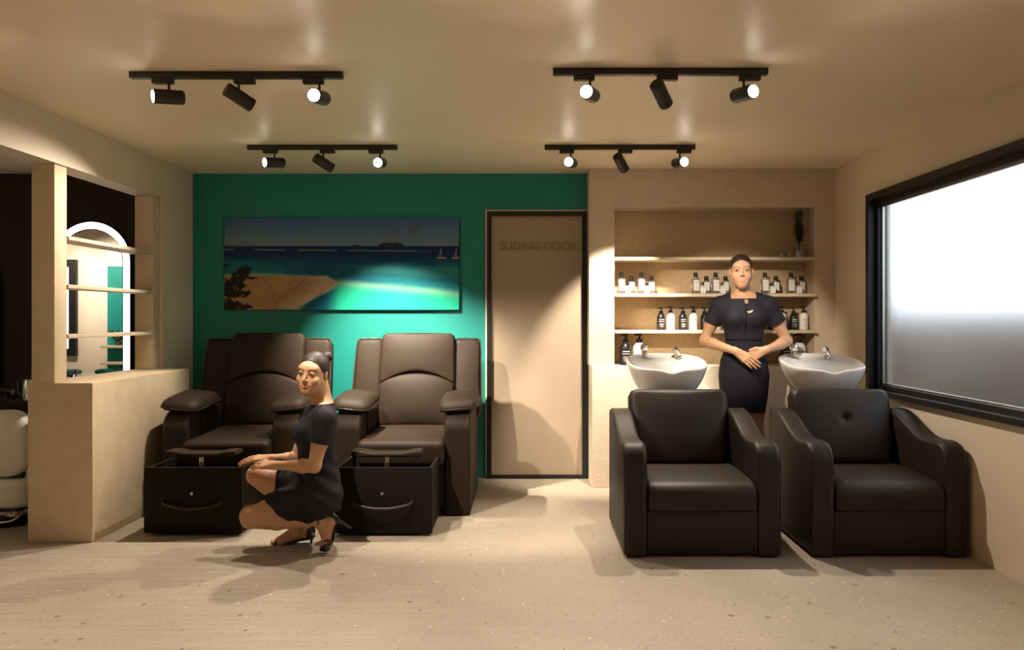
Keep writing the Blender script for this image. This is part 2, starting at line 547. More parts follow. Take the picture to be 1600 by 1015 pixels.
# sliding door
door = finish(thing('door_1', (0.081, YB, 0), None, None), kind='structure')
DX0, DX1, DZ = -0.313, 0.472, 2.10
b = MB()
b.box(DX0, DX0 + 0.036, YB - 0.03, YB + 0.0, 0, DZ); b.box(DX1 - 0.036, DX1, YB - 0.03, YB, 0, DZ)
b.box(DX0 + 0.036, DX1 - 0.036, YB - 0.03, YB, DZ - 0.036, DZ); b.box(DX0 + 0.036, DX1 - 0.036, YB - 0.03, YB, 0, 0.03)
b.build('door_frame', M['black'], door)
dp = box('door_panel', DX0 + 0.036, DX1 - 0.036, YB - 0.012, YB, 0.03, DZ - 0.036, M['doorp'], door)
b = MB(); b.box(DX0 - 0.012, DX1 + 0.002, YB - 0.02, YB, DZ, DZ + 0.012); b.box(DX0 - 0.012, DX0, YB - 0.02, YB, 0, DZ)
b.build('door_trim', M['wall'], door)
def text_mesh(name, body, size, depth, m, parent, loc, center=True):
    cu = bpy.data.curves.new(name, 'FONT'); cu.body = body; cu.size = size; cu.extrude = depth; cu.align_x = 'CENTER'
    t = bpy.data.objects.new(name, cu); COL.objects.link(t)
    dg = bpy.context.evaluated_depsgraph_get()
    me = bpy.data.meshes.new_from_object(t.evaluated_get(dg))
    bpy.data.objects.remove(t, do_unlink=True)
    v = np.array([p.co[:] for p in me.vertices]); f = [tuple(p.vertices) for p in me.polygons]
    W = np.stack([v[:, 0], -v[:, 2], v[:, 1]], 1)
    return W, f
W, tf = text_mesh('lettering', 'SLIDING DOOR', 0.098, 0.004, None, None, None)
w = W[:, 0].max() - W[:, 0].min()
W[:, 0] *= 0.605 / w
W[:, 0] += 0.0925 - (W[:, 0].max() + W[:, 0].min()) / 2
W[:, 2] += 1.795; W[:, 1] += YB - 0.016
mobj('lettering', W, tf, M['lettering'], door)

# shelves
def shelf(name, x0, x1, y0, y1, z, t, label, group):
    finish(box(name, x0, x1, y0, y1, z - t, z, M['shelf'], bev=0.002), label, 'shelf', group)
SZ = (1.723, 1.447, 1.170)
shelf('niche_shelf', NX0 + 0.001, NX1 - 0.001, YA - 0.05, YB - 0.016, SZ[0], 0.024, 'top pale shelf in the niche carrying the glass vase and tumblers', 'niche shelves')
shelf('niche_shelf', NX0 + 0.001, NX1 - 0.001, YA - 0.05, YB - 0.016, SZ[1], 0.024, 'middle pale niche shelf carrying the clear glass bottles', 'niche shelves')
shelf('niche_shelf', NX0 + 0.001, NX1 - 0.001, YA - 0.05, YB - 0.016, SZ[2], 0.024, 'lowest pale niche shelf carrying the small pump bottles', 'niche shelves')
for z, nm in ((1.735, 'top pale shelf between the two plaster posts'), (1.455, 'middle pale shelf between the two plaster posts'), (1.165, 'bottom pale shelf between the two plaster posts')):
    shelf('partition_shelf', -2.80, -2.645, 4.436, 5.455, z, 0.022, nm, 'partition shelves')

# ------------------------------------------------------------------ track lights
def basis(d):
    d = Vector(d).normalized()
    s = d.cross(Vector((0, 0, 1))).normalized()
    u = s.cross(d).normalized()
    return d, s, u
def cyl_vf(a, b, r, seg=24, bev=0.004):
    a = Vector(a); b = Vector(b); d = (b - a).normalized()
    return tube_vf([a, a + d * bev, b - d * bev, b], [r - bev, r, r, r - bev], seg)
def track_light(x0, x1, y, heads, label, energy):
    zt = CEIL - 0.03
    t = thing('track_light', ((x0 + x1) / 2, y, zt), label, 'track light', 'ceiling track lights')
    rl = box('rail', x0, x1, y - 0.017, y + 0.017, zt, CEIL - 0.0005, M['track'], t, bev=0.002)
    for hx, d, ld_, ang, e, *bl in heads:
        d, s, u = basis(d)
        cz = zt - 0.085
        c = Vector((hx, y, cz))
        sg = 1 if d.x < 0 else -1
        box('adapter', hx - 0.075 if sg > 0 else hx - 0.02, hx + 0.02 if sg > 0 else hx + 0.075, y - 0.016, y + 0.016, zt - 0.024, zt, M['track'], t, bev=0.002)
        v, f = tube_vf([(hx, y, zt - 0.02), (hx, y, cz + 0.02)], 0.006, 10)
        mobj('stem', v, f, M['track'], t, True, sharp=40)
        a = c - d * 0.065; e1 = c + d * 0.068
        v, f = cyl_vf(a, e1, 0.033)
        h = mobj('lamp_head', v, f, M['track'], t, True, sharp=40)
        ring = []
        v, f = tube_vf([e1 + (s * math.cos(q) + u * math.sin(q)) * 0.0305 for q in np.linspace(0, 2 * math.pi, 24, endpoint=False)], 0.0025, 6, True)
        mobj('lens_rim', v, f, M['track'], h, True)
        v, f = cyl_vf(e1 - d * 0.002, e1 + d * 0.0015, 0.029, 24, 0.0005)
        mobj('lens', v, f, M['lamp'], h, True, sharp=40)
        ld = bpy.data.lights.new('spot', 'SPOT')
        ld.energy = energy * e; ld.color = WARM; ld.spot_size = math.radians(ang); ld.spot_blend = bl[0] if bl else 0.5; ld.shadow_soft_size = 0.022
        lo = bpy.data.objects.new('spot', ld); COL.objects.link(lo)
        lo.location = c + d * 0.078 - ORG[t.name]
        lo.rotation_euler = Vector(ld_ or d).to_track_quat('-Z', 'Y').to_euler()
        lo.parent = t
    return t
def tx(px, y): return (px - 823.0) * y / F
YU, YL = 3.56, 5.06
track_light(tx(204, YU), tx(536, YU), YU, [
    (tx(264, YU), (-0.75, -0.62, -0.12), (-0.55, -0.50, -0.62), 112, 1.8, 0.95), (tx(373, YU), (0.66, 0.60, -0.40), (0.36, 0.62, -0.75), 62, 4.2), (tx(499, YU), (-0.10, -0.96, -0.16), (-0.12, -0.75, -0.62), 112, 1.3, 0.95)],
    'long black ceiling track with three spot heads, near left one', SPOT_W)
track_light(tx(864, YU - .05), tx(1199, YU - .05), YU - 0.05, [
    (tx(922, YU - .05), (-0.32, -0.92, -0.12), (-0.28, -0.68, -0.62), 112, 1.3, 0.95), (tx(1033, YU - .05), (0.44, 0.70, -0.46), (0.29, 0.74, -0.40), 36, 3.0), (tx(1162, YU - .05), (0.36, -0.92, -0.10), (0.30, -0.68, -0.62), 112, 1.3, 0.95)],
    'long black ceiling track with three spot heads, near right one', SPOT_W)
track_light(tx(387, YL), tx(621, YL), YL, [
    (tx(429, YL), (-0.70, -0.70, -0.12), (-0.45, -0.50, -0.78), 100, 2.4), (tx(505, YL), (0.66, 0.58, -0.42), (0.38, 0.78, -1.95), 74, 10.0, 0.8), (tx(594, YL), (-0.03, -0.97, -0.20), (-0.08, -0.62, -0.78), 100, 2.4)],
    'far left ceiling track with three spot heads, before the teal wall', SPOT_W)
track_light(tx(851, YL), tx(1086, YL), YL, [
    (tx(892, YL), (-0.26, -0.94, -0.12), (-0.20, -0.60, -0.78), 100, 2.4), (tx(970, YL), (0.42, 0.66, -0.50), (0.06, 0.75, -1.25), 58, 5.0), (tx(1062, YL), (0.24, -0.95, -0.12), (0.15, -0.62, -0.78), 100, 2.4)],
    'far right ceiling track with three spot heads, before the niche', SPOT_W)
# the annex has one of its own (seen in the mirror)
track_light(-5.75, -4.75, 3.6, [
    (-5.55, (-0.2, -0.8, -0.55), None, 80, 0.8), (-5.25, (0.1, -0.8, -0.6), None, 80, 0.8), (-4.95, (0.15, -0.8, -0.55), None, 80, 0.8)],
    'ceiling track beyond the partition, seen only in the lit mirror', SPOT_W)
# ------------------------------------------------------------------ beach print on the teal wall
def fbm(x, y, seed, octaves=4, gx=1.0, gy=1.0):
    r = np.random.RandomState(seed); out = np.zeros_like(x); amp = 0.5
    for o in range(octaves):
        g = r.rand(64, 64); fx = x * gx * 2 ** o; fy = y * gy * 2 ** o
        ix = np.floor(fx).astype(int); iy = np.floor(fy).astype(int); tx_ = fx - ix; ty_ = fy - iy
        tx_ = tx_ * tx_ * (3 - 2 * tx_); ty_ = ty_ * ty_ * (3 - 2 * ty_)
        a = g[ix % 64, iy % 64]; b_ = g[(ix + 1) % 64, iy % 64]; c = g[ix % 64, (iy + 1) % 64]; d = g[(ix + 1) % 64, (iy + 1) % 64]
        out += amp * ((a * (1 - tx_) + b_ * tx_) * (1 - ty_) + (c * (1 - tx_) + d * tx_) * ty_); amp *= 0.5
    return out
def ss(a, b, x):
    t = np.clip((x - a) / (b - a), 0, 1); return t * t * (3 - 2 * t)
def beach(u, v):
    """u 0..1 left to right, v 0..1 top to bottom -> sRGB 0..1"""
    def lerp(A, B, t): return A * (1 - t[..., None]) + B * t[..., None]
    C = lambda *c: np.array(c, float)[None, None, :] / 255.0 * np.ones(u.shape + (3,))
    img = lerp(C(70, 110, 150), C(112, 136, 152), ss(0.0, 0.30, v))                    # sky
    w = ss(0.30, 0.31, v)
    n1 = fbm(u, v, 1, 4, 9, 26); n2 = fbm(u, v, 2, 4, 6, 18)
    sea = lerp(C(8, 40, 84), C(8, 66, 100), ss(0.33, 0.50, v))
    # mid lagoon
    lag = C(22, 120, 130)
    sea = lerp(sea, lag, ss(0.40, 0.56, v + 0.10 * (n1 - 0.5)) * (1 - 0.55 * ss(0.55, 0.15, np.abs(u - 0.45) * 2 + (n2 - .5) * .8)))
    sea = lerp(sea, C(20, 112, 118), ss(0.25, 0.05, u) * ss(0.42, 0.50, v))
    # bright bank right, band of deep water, bright shallows
    bank = ss(0.48 + 0.03 * n2, 0.54, v - 0.03 * (u - 0.6)) * ss(0.50, 0.66, u + 0.1 * (n1 - .5)) * (1 - ss(0.60, 0.68, v - 0.10 * (u - .75)))
    sea = lerp(sea, C(60, 146, 138), bank * (0.75 + 0.5 * (n1 - .5)))
    edge = 0.62 + 0.24 * (u - 0.45)
    shal = ss(edge, edge + 0.09, v + 0.02 * (n1 - .5)) * ss(0.42, 0.50, u)
    sea = lerp(sea, lerp(C(128, 186, 146), C(32, 172, 136), ss(edge + 0.05, edge + 0.16, v)), shal)
    deep = np.exp(-((v - (0.58 + 0.22 * (u - 0.5))) / 0.035) ** 2) * ss(0.45, 0.6, u) * ss(0.3, 0.55, n1)
    sea = lerp(sea, C(14, 96, 108), 0.75 * deep)
    img = lerp(img, sea, w)
    # breakers along the reef
    reef = np.exp(-((v - (0.343 + 0.020 * u)) / 0.006) ** 2) * ss(0.40, 0.52, fbm(u, v, 5, 3, 14, 4) + 0.10) * ss(0.95, 0.85, u)
    img = lerp(img, C(180, 186, 172), np.clip(reef, 0, 1) * 0.8)
    # islands and clouds
    isl = ((u - 0.71) / 0.058) ** 2 + ((v - 0.312) / 0.05) ** 2 < 1
    isl |= ((u - 0.563) / 0.018) ** 2 + ((v - 0.312) / 0.020) ** 2 < 1
    img = np.where((isl & (v < 0.312))[..., None], C(44, 52, 56), img)
    cl = np.exp(-((v - (0.165 - 0.25 * (u - 0.69) - 0.2 * (u - .76))) / 0.035) ** 2 - ((u - 0.76) / 0.07) ** 2) * 1.6 * ss(0.35, 0.6, fbm(u, v, 8, 4, 22, 12))
    img = lerp(img, C(96, 98, 106), np.clip(cl, 0, 1) * 0.9)
    for cu, cv, rw in ((0.893, 0.245, .02), (0.715, 0.26, .015), (0.325, 0.255, .006), (0.51, 0.255, .008), (0.42, .262, .008)):
        img = lerp(img, C(150, 142, 138), np.clip(np.exp(-((u - cu) / rw) ** 2 - ((v - cv) / 0.02) ** 2) * 1.3 * ss(.3, .6, fbm(u, v, 9, 3, 60, 40)), 0, 1) * 0.8)
    # sand spit
    tipx = 0.47 - 0.35 * np.clip(v - 0.70, 0, 1) ** 1.0
    topv = 0.628 - 0.012 * np.sin(u * 12) + 0.02 * ss(0.42, 0.48, u) + 1.2 * np.clip(u - 0.44, 0, 1)
    right = 0.475 - 0.16 * ss(0.70, 1.0, v)
    sand = ss(topv - 0.008, topv + 0.012, v) * ss(right + 0.006, right - 0.008, u)
    wet = ss(topv - 0.03, topv, v) * ss(right + 0.03, right, u)
    img = lerp(img, C(178, 208, 176), wet * 0.7)
    sc = lerp(C(176, 140, 96), C(205, 180, 148), ss(-0.16, 0.0, u - right) * ss(.62, .75, v + 0.2))
    sc = sc * (0.90 + 0.2 * fbm(u, v, 11, 4, 30, 24))[..., None]
    ridge = np.exp(-((u - (right - 0.13 + .03 * np.sin(v * 14))) / 0.006) ** 2) * ss(.64, .7, v)
    sc = lerp(sc, C(120, 92, 62), ridge * 0.45)
    img = lerp(img, sc, sand)
    foam = np.exp(-((u - right - 0.001) / 0.004) ** 2) * ss(.68, .72, v) * ss(.4, .55, fbm(u, v, 12, 3, 10, 26))
    img = lerp(img, C(245, 240, 225), np.clip(foam, 0, 1))
    # trees with their cast shade at the lower left
    nt_ = fbm(u, v, 14, 4, 70, 36)
    tree = np.zeros_like(u)
    for cu, cv, ru, rv in ((0.085, 0.60, .035, .075), (0.05, 0.68, .04, .08), (0.02, 0.75, .045, .09), (0.07, 0.74, .022, .04), (0.04, 0.83, .05, .05), (0.02, 0.95, .06, .07), (0.0, 0.52, .02, .02), (0.085, .82, .03, .03), (0.09, 0.97, .03, .03), (.115, .655, .025, .015)):
        tree = np.maximum(tree, 1.15 - np.sqrt(((u - cu) / ru) ** 2 + ((v - cv) / rv) ** 2) + 1.5 * (nt_ - .47))
    img = lerp(img, C(26, 26, 16) * (0.6 + 1.0 * nt_)[..., None], ss(0.15, 0.35, tree))
    # boats
    for cu in (0.925, 0.99):
        hull = (np.abs(u - cu) < 0.02) & (np.abs(v - 0.435) < 0.009)
        mast = (np.abs(u - cu + 0.001) < 0.0016) & (v > 0.33) & (v < 0.43)
        rig = (np.abs((u - cu) + (v - 0.33) * 0.10 - 0.0) < 0.0012) & (v > 0.34) & (v < 0.43)
        img = np.where((hull | mast | rig)[..., None], C(170, 160, 140), img)
    return np.clip(img, 0, 1)
def srgb2lin(c): return np.where(c <= 0.04045, c / 12.92, ((c + 0.055) / 1.055) ** 2.4)

CX0, CX1, CZ0, CZ1 = -2.375, -0.530, 1.325, 2.048
cv = thing('beach_picture', ((CX0 + CX1) / 2, YB, CZ0), 'wide panoramic beach and lagoon photo print on the teal wall', 'picture')
box('canvas', CX0, CX1, YB - 0.030, YB - 0.001, CZ0, CZ1, M['boxwood'], cv, bev=0.001)
nu, nv = 460, 184
uu, vv = np.meshgrid(np.linspace(0, 1, nu + 1), np.linspace(0, 1, nv + 1), indexing='ij')
colr = srgb2lin(beach(uu, vv)).reshape(-1, 3) * np.array((0.9, 0.9, 0.95))
Vp = np.stack([CX0 + 0.002 + uu * (CX1 - CX0 - 0.004), np.full_like(uu, YB - 0.0305), CZ1 - 0.002 - vv * (CZ1 - CZ0 - 0.004)], -1).reshape(-1, 3)
I = (np.arange(nu)[:, None] * (nv + 1) + np.arange(nv)[None, :]).ravel()
Fq = np.stack([I, I + 1, I + nv + 2, I + nv + 1], 1)
pm = bpy.data.materials.new('photo_print'); pm.use_nodes = True
pn = pm.node_tree; at = pn.nodes.new('ShaderNodeAttribute'); at.attribute_name = 'print'
pb = pn.nodes['Principled BSDF']; pb.inputs['Roughness'].default_value = 0.45; pb.inputs['Specular IOR Level'].default_value = 0.2
pn.links.new(at.outputs['Color'], pb.inputs['Base Color'])
po = mobj('printed_photo', Vp, Fq.tolist(), pm, cv)
ca = po.data.color_attributes.new('print', 'FLOAT_COLOR', 'POINT')
ca.data.foreach_set('color', np.concatenate([colr, np.ones((len(colr), 1))], 1).astype(np.float32).ravel())

# ------------------------------------------------------------------ pedicure recliners (local: front of the arms at y 0, centre x 0)
def recliner():
    r = thing('pedicure_recliner', (0, 0, 0), 'x', 'recliner', 'pedicure recliners')
    L = M['leather']
    # arms
    prof = [(0.0, 0.0), (0.0, 0.54)] + [(0.11 - 0.11 * math.cos(a), 0.54 + 0.12 * math.sin(a)) for a in np.linspace(0.15, math.pi / 2, 8)] + [(0.62, 0.655), (0.78, 0.60), (0.80, 0.0)]
    for s in (-1, 1):
        x0, x1 = (-0.435, -0.268) if s < 0 else (0.268, 0.435)
        arm = prism('arm', prof, 'x', x0, x1, L, r, bev=0.018, seg=4)
        # seam line around the front face
        xa, xb = x0 + 0.018, x1 - 0.018
        for xs in (xa, xb):
            tube('seam', [(xs, p[0] - 0.001, p[1]) for p in prof[1:11]], 0.0025, M['piping'], arm, 6)
        # side pocket flap inside
        box('arm_flap', *((x1 - 0.006, x1 + 0.012) if s < 0 else (x0 - 0.012, x0 + 0.006)), 0.20, 0.52, 0.50, 0.64, L, r, bev=0.006)
        v, f = pillow_vf((0, 0, 0), 0.130, 0.215, 0.042, e=6.0, top=1.5)
        R_ = Matrix.Rotation(0.10 * -s, 3, 'Y') @ Matrix.Rotation(0.10, 3, 'X')
        v = [tuple(R_ @ Vector(p) + Vector((s * 0.345, 0.235, 0.700))) for p in v]
        pl = mobj('armrest_pad', v, f, L, r, True)
        rim = [tuple(R_ @ Vector((0.131 * math.cos(a) * q, 0.216 * math.sin(a) * q, -0.002)) + Vector((s * 0.345, 0.235, 0.700)))
               for a in np.linspace(0, 2 * math.pi, 40, endpoint=False) for q in [(abs(math.cos(a)) ** 6 + abs(math.sin(a)) ** 6) ** (-1 / 6)]]
        tube('piping', rim, 0.004, M['piping'], pl, 6, closed=True)
    box('base', -0.27, 0.27, 0.03, 0.74, 0.03, 0.34, M['leather2'], r, bev=0.01)
    # seat cushion
    o = rrect(-0.272, 0.272, -0.09, 0.60, 0.03)
    pad('seat', o, 0.0, 0.155, (1, 0, 0), (0, 1, 0), (0, 0, 1), (0, 0, 0.485), L, r, dome=0.012, edge=0.035,
        bend=lambda uv: 0.018 * (uv[1] + 0.09) / 0.69)
    # back, leaning: U = x, V = up along the back, N = towards the sitter
    lean = math.radians(15)
    Vd = (0, math.sin(lean), math.cos(lean)); Nd = (0, -math.cos(lean), math.sin(lean))
    O = (0, 0.66, 0.46)
    sh = rrect(-0.44, 0.44, -0.30, 0.645, 0.05)
    pad('back_shell', sh, 0.0, 0.07, (1, 0, 0), Vd, Nd, O, L, r, edge=0.03)
    for s in (-1, 1):
        ol = [(0.26, 0.02), (0.44, 0.08), (0.470, 0.14), (0.468, 0.30), (0.460, 0.50), (0.452, 0.63), (0.43, 0.655), (0.27, 0.655), (0.255, 0.40)]
        ol = [(s * a, b_) for a, b_ in ol]
        if s < 0: ol = ol[::-1]
        wg = pad('wing', ol, 0.075, 0.04, (1, 0, 0), Vd, Nd, O, L, r, dome=0.015, edge=0.03)
        N_ = np.array(Nd); V_ = np.array(Vd)
        tube('piping', [tuple(np.array(O) + np.array((s * a, 0, 0)) + V_ * b_ + N_ * 0.065) for a, b_ in spline([(0.468, 0.16), (0.467, 0.30), (0.460, 0.50), (0.453, 0.62), (0.44, 0.65), (0.40, 0.657), (0.28, 0.657)], 5)], 0.005, M['piping'], wg, 6)
    arc = [(x, 0.395 - 0.085 * (x / 0.28) ** 2 + 0.0) for x in np.linspace(-0.275, 0.275, 13)]
    hd = arc + [(0.278, 0.38), (0.272, 0.62), (0.262, 0.672), (0.235, 0.69), (0.0, 0.695), (-0.235, 0.69), (-0.262, 0.672), (-0.272, 0.62), (-0.278, 0.38)]
    pad('headrest', hd, 0.104, 0.03, (1, 0, 0), Vd, Nd, O, L, r, dome=0.03, edge=0.022)
    lm = [(-0.268, 0.01), (0.268, 0.01)] + [(x, z - 0.002) for x, z in arc[::-1]]
    pad('lumbar_cushion', lm, 0.114, 0.03, (1, 0, 0), Vd, Nd, O, L, r, dome=0.035, edge=0.022)
    # pull-out foot bath
    B = M['boxwood']
    fx = -0.035
    dr = mobj('foot_bath_drawer', *(lambda m_: (m_.v, m_.f))(MB().box(fx - 0.280, fx - 0.262, -0.44, 0.05, 0.03, 0.392).box(fx + 0.262, fx + 0.280, -0.44, 0.05, 0.03, 0.392)
              .box(fx - 0.262, fx + 0.262, -0.44, 0.05, 0.03, 0.05).box(fx - 0.262, fx + 0.262, 0.03, 0.05, 0.05, 0.392)), B, r)
    fp = box('drawer_front', fx - 0.283, fx + 0.283, -0.462, -0.440, 0.018, 0.398, B, r, bev=0.003)
    hp = spline([(fx - 0.172, -0.463, 0.203), (fx - 0.150, -0.485, 0.188), (fx - 0.07, -0.50, 0.172), (fx, -0.503, 0.168), (fx + 0.07, -0.50, 0.172), (fx + 0.150, -0.485, 0.188), (fx + 0.172, -0.463, 0.203)], 5)
    tube('handle', hp, 0.009, M['track'], fp, 10)
    v, f = tube_vf([(fx - 0.005, -0.462, 0.248), (fx - 0.005, -0.468, 0.248)], 0.0085, 14)
    mobj('lock', v, f, M['steel'], fp, True, sharp=40)
    for cx_, cy_ in ((-0.2, -0.40), (0.2, -0.40), (-0.2, -0.02), (0.2, -0.02)):
        v, f = tube_vf([(fx + cx_ - 0.012, cy_, 0.016), (fx + cx_ + 0.012, cy_, 0.016)], 0.016, 12)
        mobj('castor', v, f, M['blackp'], dr, True, sharp=40)
    # foot rest bar over the drawer, with its bracket
    fr = [(fx - 0.213, 0.455), (fx - 0.205, 0.476), (fx - 0.15, 0.474), (fx - 0.10, 0.462), (fx + 0.10, 0.462), (fx + 0.15, 0.474), (fx + 0.205, 0.476), (fx + 0.213, 0.455), (fx + 0.20, 0.438), (fx - 0.20, 0.438)]
    fb = prism('foot_rest', fr, 'y', -0.36, -0.24, L, r, bev=0.008)
    box('bracket', fx - 0.014, fx + 0.014, -0.345, -0.335, 0.33, 0.44, M['steel'], fb, bev=0.002)
    for zz in (0.37, 0.405):
        v, f = tube_vf([(fx, -0.345, zz), (fx, -0.349, zz)], 0.005, 10)
        mobj('bolt', v, f, M['black'], fb, True)
    return r
rec = recliner()
rec.location = (-1.895, 4.90, 0)
rec['label'] = 'brown leather pedicure recliner beside the plaster half wall, behind the crouching woman'
r2 = copy_tree(rec, (-0.795, 4.90, 0))
r2['label'] = 'brown leather pedicure recliner next to the sliding door'

# ------------------------------------------------------------------ backwash armchairs
def wash_chair(x, label, button):
    r = thing('wash_chair', (0, 0, 0), label, 'armchair', 'hair wash armchairs')
    L = M['leather2']
    top = spline([(0.0, 0.46), (0.012, 0.535), (0.055, 0.585), (0.12, 0.598), (0.20, 0.592), (0.30, 0.600), (0.42, 0.640), (0.54, 0.690), (0.63, 0.708), (0.71, 0.706), (0.735, 0.69)], 4)
    prof = [(0.0, 0.012)] + top + [(0.735, 0.012)]
    for s in (-1, 1):
        x0, x1 = (-0.415, -0.290) if s < 0 else (0.290, 0.415)
        a = prism('arm', prof, 'x', x0, x1, L, r, bev=0.022, seg=4)
        for xs in (x0 + 0.020, x1 - 0.020):
            tube('seam', [(xs, -0.0015, 0.02)] + [(xs, p[0] - 0.001, p[1] + 0.001) for p in top[2:-3]], 0.0022, M['piping'], a, 6)
    box('front_panel', -0.291, 0.291, 0.012, 0.60, 0.018, 0.245, L, r, bev=0.006)
    box('back_panel', -0.291, 0.291, 0.60, 0.725, 0.018, 0.70, L, r, bev=0.02)
    prof2 = spline([(-0.002, 0.25), (-0.010, 0.29), (-0.005, 0.345), (0.03, 0.382), (0.10, 0.396), (0.30, 0.404), (0.55, 0.402)], 4) + [(0.60, 0.38), (0.60, 0.25)]
    prism('seat', prof2, 'x', -0.286, 0.286, L, r, bev=0.018, seg=4)
    lean = math.radians(20)
    Vd = (0, math.sin(lean), math.cos(lean)); Nd = (0, -math.cos(lean), math.sin(lean))
    ol = [(-0.25, 0.0), (0.25, 0.0), (0.288, 0.20), (0.302, 0.36), (0.300, 0.425), (0.285, 0.452), (0.26, 0.462), (0.0, 0.466), (-0.26, 0.462), (-0.285, 0.452), (-0.300, 0.425), (-0.302, 0.36), (-0.288, 0.20)]
    bk = pad('backrest', ol, 0.05, 0.075, (1, 0, 0), Vd, Nd, (0, 0.545, 0.385), L, r, dome=0.03, edge=0.045, rings=18,
             dimple=(0.0, 0.27, 0.022, 0.018) if button else None)
    if button:
        o = np.array((0, 0.545, 0.385)) + np.array(Vd) * 0.27 + np.array(Nd) * 0.052
        v, f = lathe_vf([(0.009, -0.003), (0.011, 0.0), (0.007, 0.004), (0.001, 0.005)], seg=12)
        q = Vector(Nd).to_track_quat('Z', 'Y').to_matrix()
        mobj('button', [tuple(q @ Vector(p) + Vector(o)) for p in v], f, L, bk, True)
    for s in (-1, 1):
        for yy in (0.06, 0.66):
            v, f = lathe_vf([(0.02, 0.0), (0.02, 0.02)], (s * 0.35, yy, 0.0), 12)
            mobj('foot', v, f, M['black'], r, True, sharp=40)
    r.location = (x, 4.03, 0)
    return r
wash_chair(0.925, 'dark brown leather wash armchair below the left basin', False)
wash_chair(1.911, 'dark brown leather wash armchair below the frosted window with buttoned back', True)

# ------------------------------------------------------------------ shampoo basins
def basin(x, y, label, hue):
    r = thing('shampoo_basin', (x, y, 0), label, 'basin', 'shampoo basins')
    n = 72
    Z0 = 0.968
    def plan(a):
        ca, sa = math.cos(a), math.sin(a)
        rx, ry = 0.255, 0.235
        if sa > 0: e = 2.4
        else: e = 2.9
        m_ = (abs(ca) ** e + abs(sa) ** e) ** (-1 / e)
        return rx * ca * m_, ry * sa * m_
    def rimz(px_, py_):
        notch = 0.020 * math.exp(-(px_ / 0.055) ** 2) * (1 if py_ < 0 else 0) * min(1, max(0, (-py_ - 0.05) / 0.12))
        side = 0.004 * (abs(px_) / 0.25) ** 2
        return py_ * 0.175 - notch + side * (1 if py_ > -0.1 else 0.6)
    rows = []; v = []; f = []
    def ring(sc, dz, sh=0.0, fol=1.0, inner=False, syin=1.0):
        rows.append(len(v))
        for k in range(n):
            a = 2 * math.pi * k / n
            px_, py_ = plan(a)
            v.append((x + px_ * sc, y + py_ * sc * syin + sh, Z0 + rimz(px_, py_) * fol + dz))
    for sc, dz, sh, fol in ((0.40, -0.205, -0.0, 0.0), (0.56, -0.200, 0.0, 0.02), (0.68, -0.180, 0.0, 0.10), (0.80, -0.138, 0.0, 0.3), (0.90, -0.085, 0, 0.6), (0.965, -0.038, 0, 0.9), (0.995, -0.010, 0, 1), (1.0, 0.004, 0, 1), (0.985, 0.013, 0, 1), (0.955, 0.014, 0, 1), (0.925, 0.006, 0, 1)):
        ring(sc, dz, sh, fol)
    for sc, dz, sh, fol, sy in ((0.90, -0.008, -0.006, 0.97, 0.97), (0.87, -0.022, -0.022, 0.92, 0.90), (0.84, -0.032, -0.036, 0.85, 0.82), (0.80, -0.060, -0.042, 0.65, 0.76), (0.70, -0.115, -0.040, 0.35, 0.76), (0.50, -0.160, -0.03, 0.1, 0.8), (0.25, -0.178, -0.02, 0.0, 0.8), (0.07, -0.182, -0.02, 0.0, 1.0)):
        ring(sc, dz, sh, fol, True, sy)
    for a, b_ in zip(rows[:-1], rows[1:]):
        for k in range(n):
            k2 = (k + 1) % n
            f.append((a + k, a + k2, b_ + k2, b_ + k))
    f.append(tuple(rows[0] + k for k in range(n))[::-1])
    f.append(tuple(rows[-1] + k for k in range(n)))
    bowl = mobj('bowl', v, f, M['ceramic'], r, True)
    v, f = lathe_vf([(0.016, 0), (0.016, 0.003), (0.004, 0.004)], (x, y - 0.02, Z0 - 0.182), 16)
    mobj('drain', v, f, M['chrome'], bowl, True, sharp=40)
    # mixer tap on the left of the deck, hand shower on the right
    zb = Z0 + 0.034
    tp = lathe('tap', [(0.023, 0), (0.023, 0.006), (0.018, 0.010), (0.018, 0.040), (0.024, 0.046), (0.028, 0.058), (0.028, 0.068), (0.022, 0.082), (0.010, 0.090), (0.002, 0.092)], M['chrome'], r, (x - 0.115, y + 0.165, zb), 20)
    tube('spout', [(x - 0.115, y + 0.160, zb + 0.020), (x - 0.113, y + 0.135, zb + 0.022), (x - 0.111, y + 0.118, zb + 0.008)], [0.010, 0.009, 0.008], M['chrome'], tp, 10)
    sp = tube('hand_shower', spline([(x + 0.115, y + 0.165, zb - 0.01), (x + 0.112, y + 0.160, zb + 0.030), (x + 0.095, y + 0.140, zb + 0.052), (x + 0.070, y + 0.115, zb + 0.050)], 5), [0.013] * 6 + [0.012] * 5 + [0.017] * 5, M['chrome'], r, 12)
    lathe('shower_socket', [(0.024, 0), (0.024, 0.008), (0.017, 0.016)], M['chrome'], sp, (x + 0.115, y + 0.165, zb - 0.006), 18)
    # carrying column behind the chair
    box('column', x - 0.09, x + 0.09, y - 0.02, y + 0.14, 0.0, 0.72, M['leather2'], r, bev=0.01)
    lathe('trap', [(0.06, 0.715), (0.05, 0.75), (0.075, 0.775)], M['blackp'], r, (x, y + 0.04, 0), 18)
    tube('shower_hose', spline([(x - 0.145, y + 0.10, 0.84), (x - 0.17, y + 0.08, 0.77), (x - 0.155, y + 0.09, 0.68), (x - 0.10, y + 0.10, 0.66)], 6), 0.007, M['chrome'], r, 8)
    return r
basin(0.905, 5.00, 'white ceramic shampoo basin behind the left wash armchair', 0)
basin(1.912, 5.00, 'white ceramic shampoo basin behind the armchair under the window', 1)
